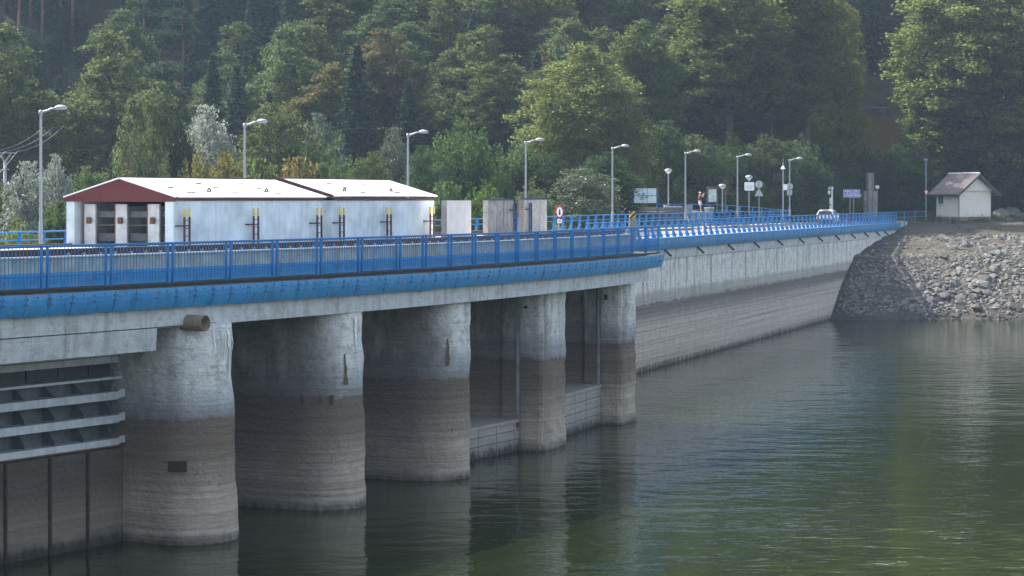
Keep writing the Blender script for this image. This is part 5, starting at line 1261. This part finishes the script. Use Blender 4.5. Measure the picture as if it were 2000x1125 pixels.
for i, (px, pt, wp, D, col, kd, lb) in enumerate(((175, 330, 90, 178, (.06, .085, .03), 'dome', "mid green bush left above the gable"), (250, 315, 90, 172, BROWN, 'shoots', "brownish bush right above the red gable"),
      (325, 295, 80, 180, OLIVE, 'shoots', "yellow green bush above the first roof half"), (385, 272, 95, 178, (.10, .095, .025), 'shoots', "golden bush in the middle above the white roof"), (440, 300, 85, 172, (.09, .085, .022), 'dome', "golden rounded bush left of the second lamp"),
      (350, 245, 60, 205, DGREEN, 'bush', "small dark bush in front of the silver willow"), (500, 318, 90, 176, OLIVE, 'bush', "low olive bush right of the second lamp post"), (580, 315, 95, 178, BROWN, 'bush', "low brown tinged bush behind the roof seam"),
      (720, 300, 110, 190, GREEN, 'dome', "rounded green tree under the pointed spruce"), (830, 290, 90, 186, DGREEN, 'dome', "dark rounded tree beneath the third lamp arm"), (610, 285, 70, 190, DGREEN, 'dome', "dark rounded bush left of the green thicket"),
      (770, 255, 70, 212, (.075, .10, .06), 'silver', "pale willow at the foot of the smaller spruce"), (870, 360, 70, 176, GREEN, 'bush', "green bush in the gap beyond the gatehouse end"), (1180, 300, 120, 206, DGREEN, 'dome', "dark rounded tree under the large lime"),
      (1075, 300, 90, 202, DGREEN, 'dome', "dark rounded tree behind the fourth lamp"), (1218, 330, 55, 236, DGREEN, 'shoots', "dark thicket just left of the billboard"), (980, 310, 60, 196, (.06, .095, .03), 'shoots', "slim upright green shoots left of the fourth lamp"))):
    H_(kd, px, pt, wp, D, col, lb)
# right part: big limes and the shaded thicket at their feet
for (px, pt, wp, D, col, lb, vr) in ((1420, -60, 190, 276, (.088, .115, .036), "tall yellowing lime left of the grey trunked one on the right slope", 3), (1500, -90, 180, 284, (.088, .115, .036), "tall lime in the middle of the yellowing group", 3),
      (1575, -80, 125, 280, (.10, .11, .026), "tall sunlit lime whose dark trunk stands left of the shed", 3), (1640, -30, 75, 288, (.125, .13, .028), "bright yellow green lime at the left of the dark gap", 0),
      (1818, -60, 95, 296, (.085, .10, .034), "bright green lime at the right of the dark gap", 1), (1880, -90, 190, 292, (.088, .115, .036), "tall lime above the small house", 2), (1975, -60, 190, 290, (.088, .115, .036), "tall lime at the right edge", 0), (1345, -20, 170, 282, (.06, .075, .026), "shaded tall tree above the billboard", 1)):
    H_('tall', px, pt, wp, D, col, lb, vr)
H_('spruce', 1720, -60, 75, 338, (.045, .068, .03), "dark conifer filling the gap above the shed", 0)
for (px, pt, wp, D, col, kd, lb) in ((1290, 240, 120, 238, (.045, .068, .03), 'dome', "dark shrub above the billboard"), (1360, 265, 120, 240, (.045, .068, .03), 'dome', "dark shrub above the photographing person"), (1430, 255, 125, 244, (.03, .05, .02), 'shoots', "dark thicket above the map board"),
      (1500, 265, 120, 246, (.045, .068, .03), 'dome', "dark shrub above the round sign back"), (1560, 255, 120, 252, (.045, .068, .03), 'shoots', "dark thicket above the last arm lamp"), (1600, 290, 90, 276, (.032, .055, .022), 'dome', "dark shrub above the car"),
      (1690, 275, 120, 282, (.042, .06, .028), 'shoots', "grey green thicket behind the monument"), (1755, 285, 90, 288, GREEN, 'dome', "green shrub right of the monument"), (1850, 225, 130, 292, (.045, .068, .03), 'dome', "dark shrub mass behind the house roof"),
      (1925, 235, 130, 292, (.03, .052, .022), 'shoots', "dark thicket right of the house ridge"), (1990, 215, 120, 290, (.045, .068, .03), 'dome', "dark shrub at the right edge beyond the house"), (1800, 330, 70, 286, (.045, .068, .03), 'bush', "low dark bush behind the yield sign lamp"), (1965, 340, 100, 288, (.045, .068, .03), 'bush', "low dark bush right of the house wall"),
      (1740, 345, 70, 284, (.045, .068, .03), 'bush', "low dark bush behind the floodlight"), (1585, 350, 70, 262, (.045, .068, .03), 'bush', "low dark bush left of the camera mast"), (1310, 335, 80, 234, (.045, .068, .03), 'bush', "low dark bush behind the pale stone block"), (1400, 340, 90, 236, (.03, .05, .02), 'bush', "low dark bush behind the map board"),
      (1470, 345, 80, 240, (.045, .068, .03), 'bush', "low dark bush behind the square white sign"), (1540, 350, 80, 250, (.045, .068, .03), 'bush', "low dark bush behind the sensor mast"), (1650, 350, 70, 270, (.045, .068, .03), 'bush', "low dark bush behind the direction sign"), (1545, 150, 90, 300, (.13, .14, .04), 'dome', "sunlit yellow tree glowing behind the dark trunks"), (1460, 170, 80, 302, (.11, .13, .04), 'dome', "sunlit green tree glowing behind the grey trunks"), (1628, 200, 45, 300, (.12, .13, .03), 'dome', "sunlit yellow bush left of the shed"), (1785, 225, 50, 306, (.085, .10, .025), 'dome', "sunlit green bush right of the shed")):
    H_(kd, px, pt, wp, D, col, lb)
# red trunked pines at the upper left
for (px, pt, D) in ((38, -120, 300), (60, -90, 312), (82, -140, 305), (88, -60, 322), (108, -30, 318), (118, -110, 310), (143, -160, 304), (72, -20, 330), (185, -130, 326), (212, -150, 332), (14, -100, 318)):
    H_('pine', px, pt, 75, D, (.035, .06, .034), "tall straight pine with red bare trunk in the upper left wood", None, "red trunked pines at the upper left")
# the wooded hillside behind
taken = []
FILL = [('tall', (.076, .098, .036), "olive tall broadleaf tree in the hillside wood"), ('tall', (.068, .092, .036), "green tall broadleaf tree in the hillside wood"), ('lime', (.09, .11, .032), "full crowned green tree in the hillside wood"), ('tall', (.088, .082, .034), "brown tinged tall tree in the hillside wood"),
        ('spruce', BLUEG, "blue green spruce in the hillside wood"), ('spruce', DGREEN, "dark green spruce in the hillside wood"), ('pine', (.036, .062, .036), "pine with dark tufted crown in the hillside wood")]
nf = 0; row = 0; y = 250.0
while y < 372:
    x = -(y * .232 + 6) + (row % 2) * 4
    while x < y * .232 + 6:
        X, Y = x + prng.uniform(-2.2, 2.2), y + prng.uniform(-2.5, 2.5); px = 1000 + FPX * X / Y
        skip = (Y < foot(np.array([X]))[0] - 2 and X > -12) or (1600 < px < 1830 and Y < 340) or (px < 235 and 262 < Y < 314) or (px > 1790 and Y < 305) or (Y < 300 and px > 1250)
        if px < 250 and 262 < Y < 314 and prng.random() < .8: plant('dome', X, Y, ground_z(X, Y) + prng.uniform(5, 9), prng.uniform(6, 9), (.026, .042, .026), 'dark low tree under the red trunked pines', 'dark understorey beneath the pines')
        if not skip and nf < 235:
            lf = X < 0
            r_ = prng.random()
            if px < 620: k = 4 if r_ < .35 else 6 if r_ < .6 else 5 if r_ < .8 else 1
            elif px < 1250: k = 0 if r_ < .3 else 1 if r_ < .55 else 3 if r_ < .75 else 2 if r_ < .9 else 4
            else: k = 0 if r_ < .45 else 2 if r_ < .75 else 3
            kd, col, lb = FILL[k]; hgt = prng.uniform(17, 23)
            plant(kd, X, Y, ground_z(X, Y) + hgt, prng.uniform(9, 12.5) if kd not in ('spruce', 'pine') else prng.uniform(6.5, 9), col, lb, "trees of the hillside wood"); nf += 1
        x += prng.uniform(6.6, 8.4)
    y += 6.8; row += 1
# distant wood above, only a mass
rng = np.random.default_rng(99); P = []; Nn = []
for _ in range(900):
    x = rng.uniform(-150, 190); y = rng.uniform(350, 520); z_ = ground_z(x, y); h = rng.uniform(14, 22); m = 70
    q = rng.normal(size=(m, 3)); q /= np.linalg.norm(q, axis=1, keepdims=True); P.append(np.array([x, y, z_ + h * .58]) + q * np.array([4.2, 4.2, h * .42]) * rng.uniform(.75, 1.05, size=(m, 1))); Nn.append(q + rng.normal(size=(m, 3)) * .4)
P = np.concatenate(P); me = quads_mesh("distant_forest", P, np.concatenate(Nn), 2.2 * rng.uniform(.7, 1.3, size=len(P)), M_leaf)
o = bpy.data.objects.new("distant_forest", me); C.objects.link(o); o.color = (.15, .165, .04, 1); tag(o, kind='stuff')
# dry grass on the open slope by the shed, weeds on the bank
def grass(name, cands, hgt, col, n_per=14):
    P = []; Nn = []
    V = []; 
    for (x, y) in cands:
        z_ = ground_z(x, y)
        for _ in range(n_per):
            a_ = rng.uniform(0, 6.28); h = hgt * rng.uniform(.5, 1.2); bx, by = x + rng.normal() * .3, y + rng.normal() * .3; w_ = .03; dx, dy = math.cos(a_) * w_, math.sin(a_) * w_; lx, ly = rng.normal() * .25 * h, rng.normal() * .25 * h
            V += [(bx - dx, by - dy, z_ - .1), (bx + dx, by + dy, z_ - .1), (bx + lx, by + ly, z_ + h)]
    me = bpy.data.meshes.new(name); me.from_pydata(V, [], [(i, i + 1, i + 2) for i in range(0, len(V), 3)]); me.materials.append(M_leaf)
    o = bpy.data.objects.new(name, me); C.objects.link(o); o.color = (*col, 1); return tag(o, kind='stuff')
c1 = []
for _ in range(3600):
    D = rng.uniform(290, 319); px = rng.uniform(1630, 1800); c1.append(((px - 1000) * D / FPX, D))
grass("dry_grass", c1, .9, (.24, .17, .085)); c2 = []
for _ in range(900):
    x = rng.uniform(36, 66); y = rng.uniform(228, 285)
    if x > 8.29 + (y - 151.8) * .3264 + 1 and fnoise(x, y, .16) > .12: c2.append((x, y))
grass("bank_weeds", c2, .28, (.07, .085, .03), 10)
c3 = []
for _ in range(2600):
    x = rng.uniform(6, 75); y = rng.uniform(246, 300)
    if y > foot(np.array([x]))[0] - 8: c3.append((x, y))
grass("undergrowth", c3, .8, (.05, .06, .025), 8)

# ------------------------------------------------------------------ air
t = NT("haze_air"); vol = t.node("ShaderNodeVolumePrincipled"); vol.inputs["Color"].default_value = (.55, .76, 1.0, 1); vol.inputs["Density"].default_value = .00014; vol.inputs["Anisotropy"].default_value = .25
t.n.remove(t.bsdf); t.l.new(vol.outputs[0], t.out.inputs["Volume"])
mb = MB(); mb.fbox(Frame((0, 0), 0), -420, 660, -420, 350, -16, 330); hz = mb.build("haze", t.m); tag(hz, kind='stuff')
for o in SC.objects:
    if '_loc' in o: del o['_loc']
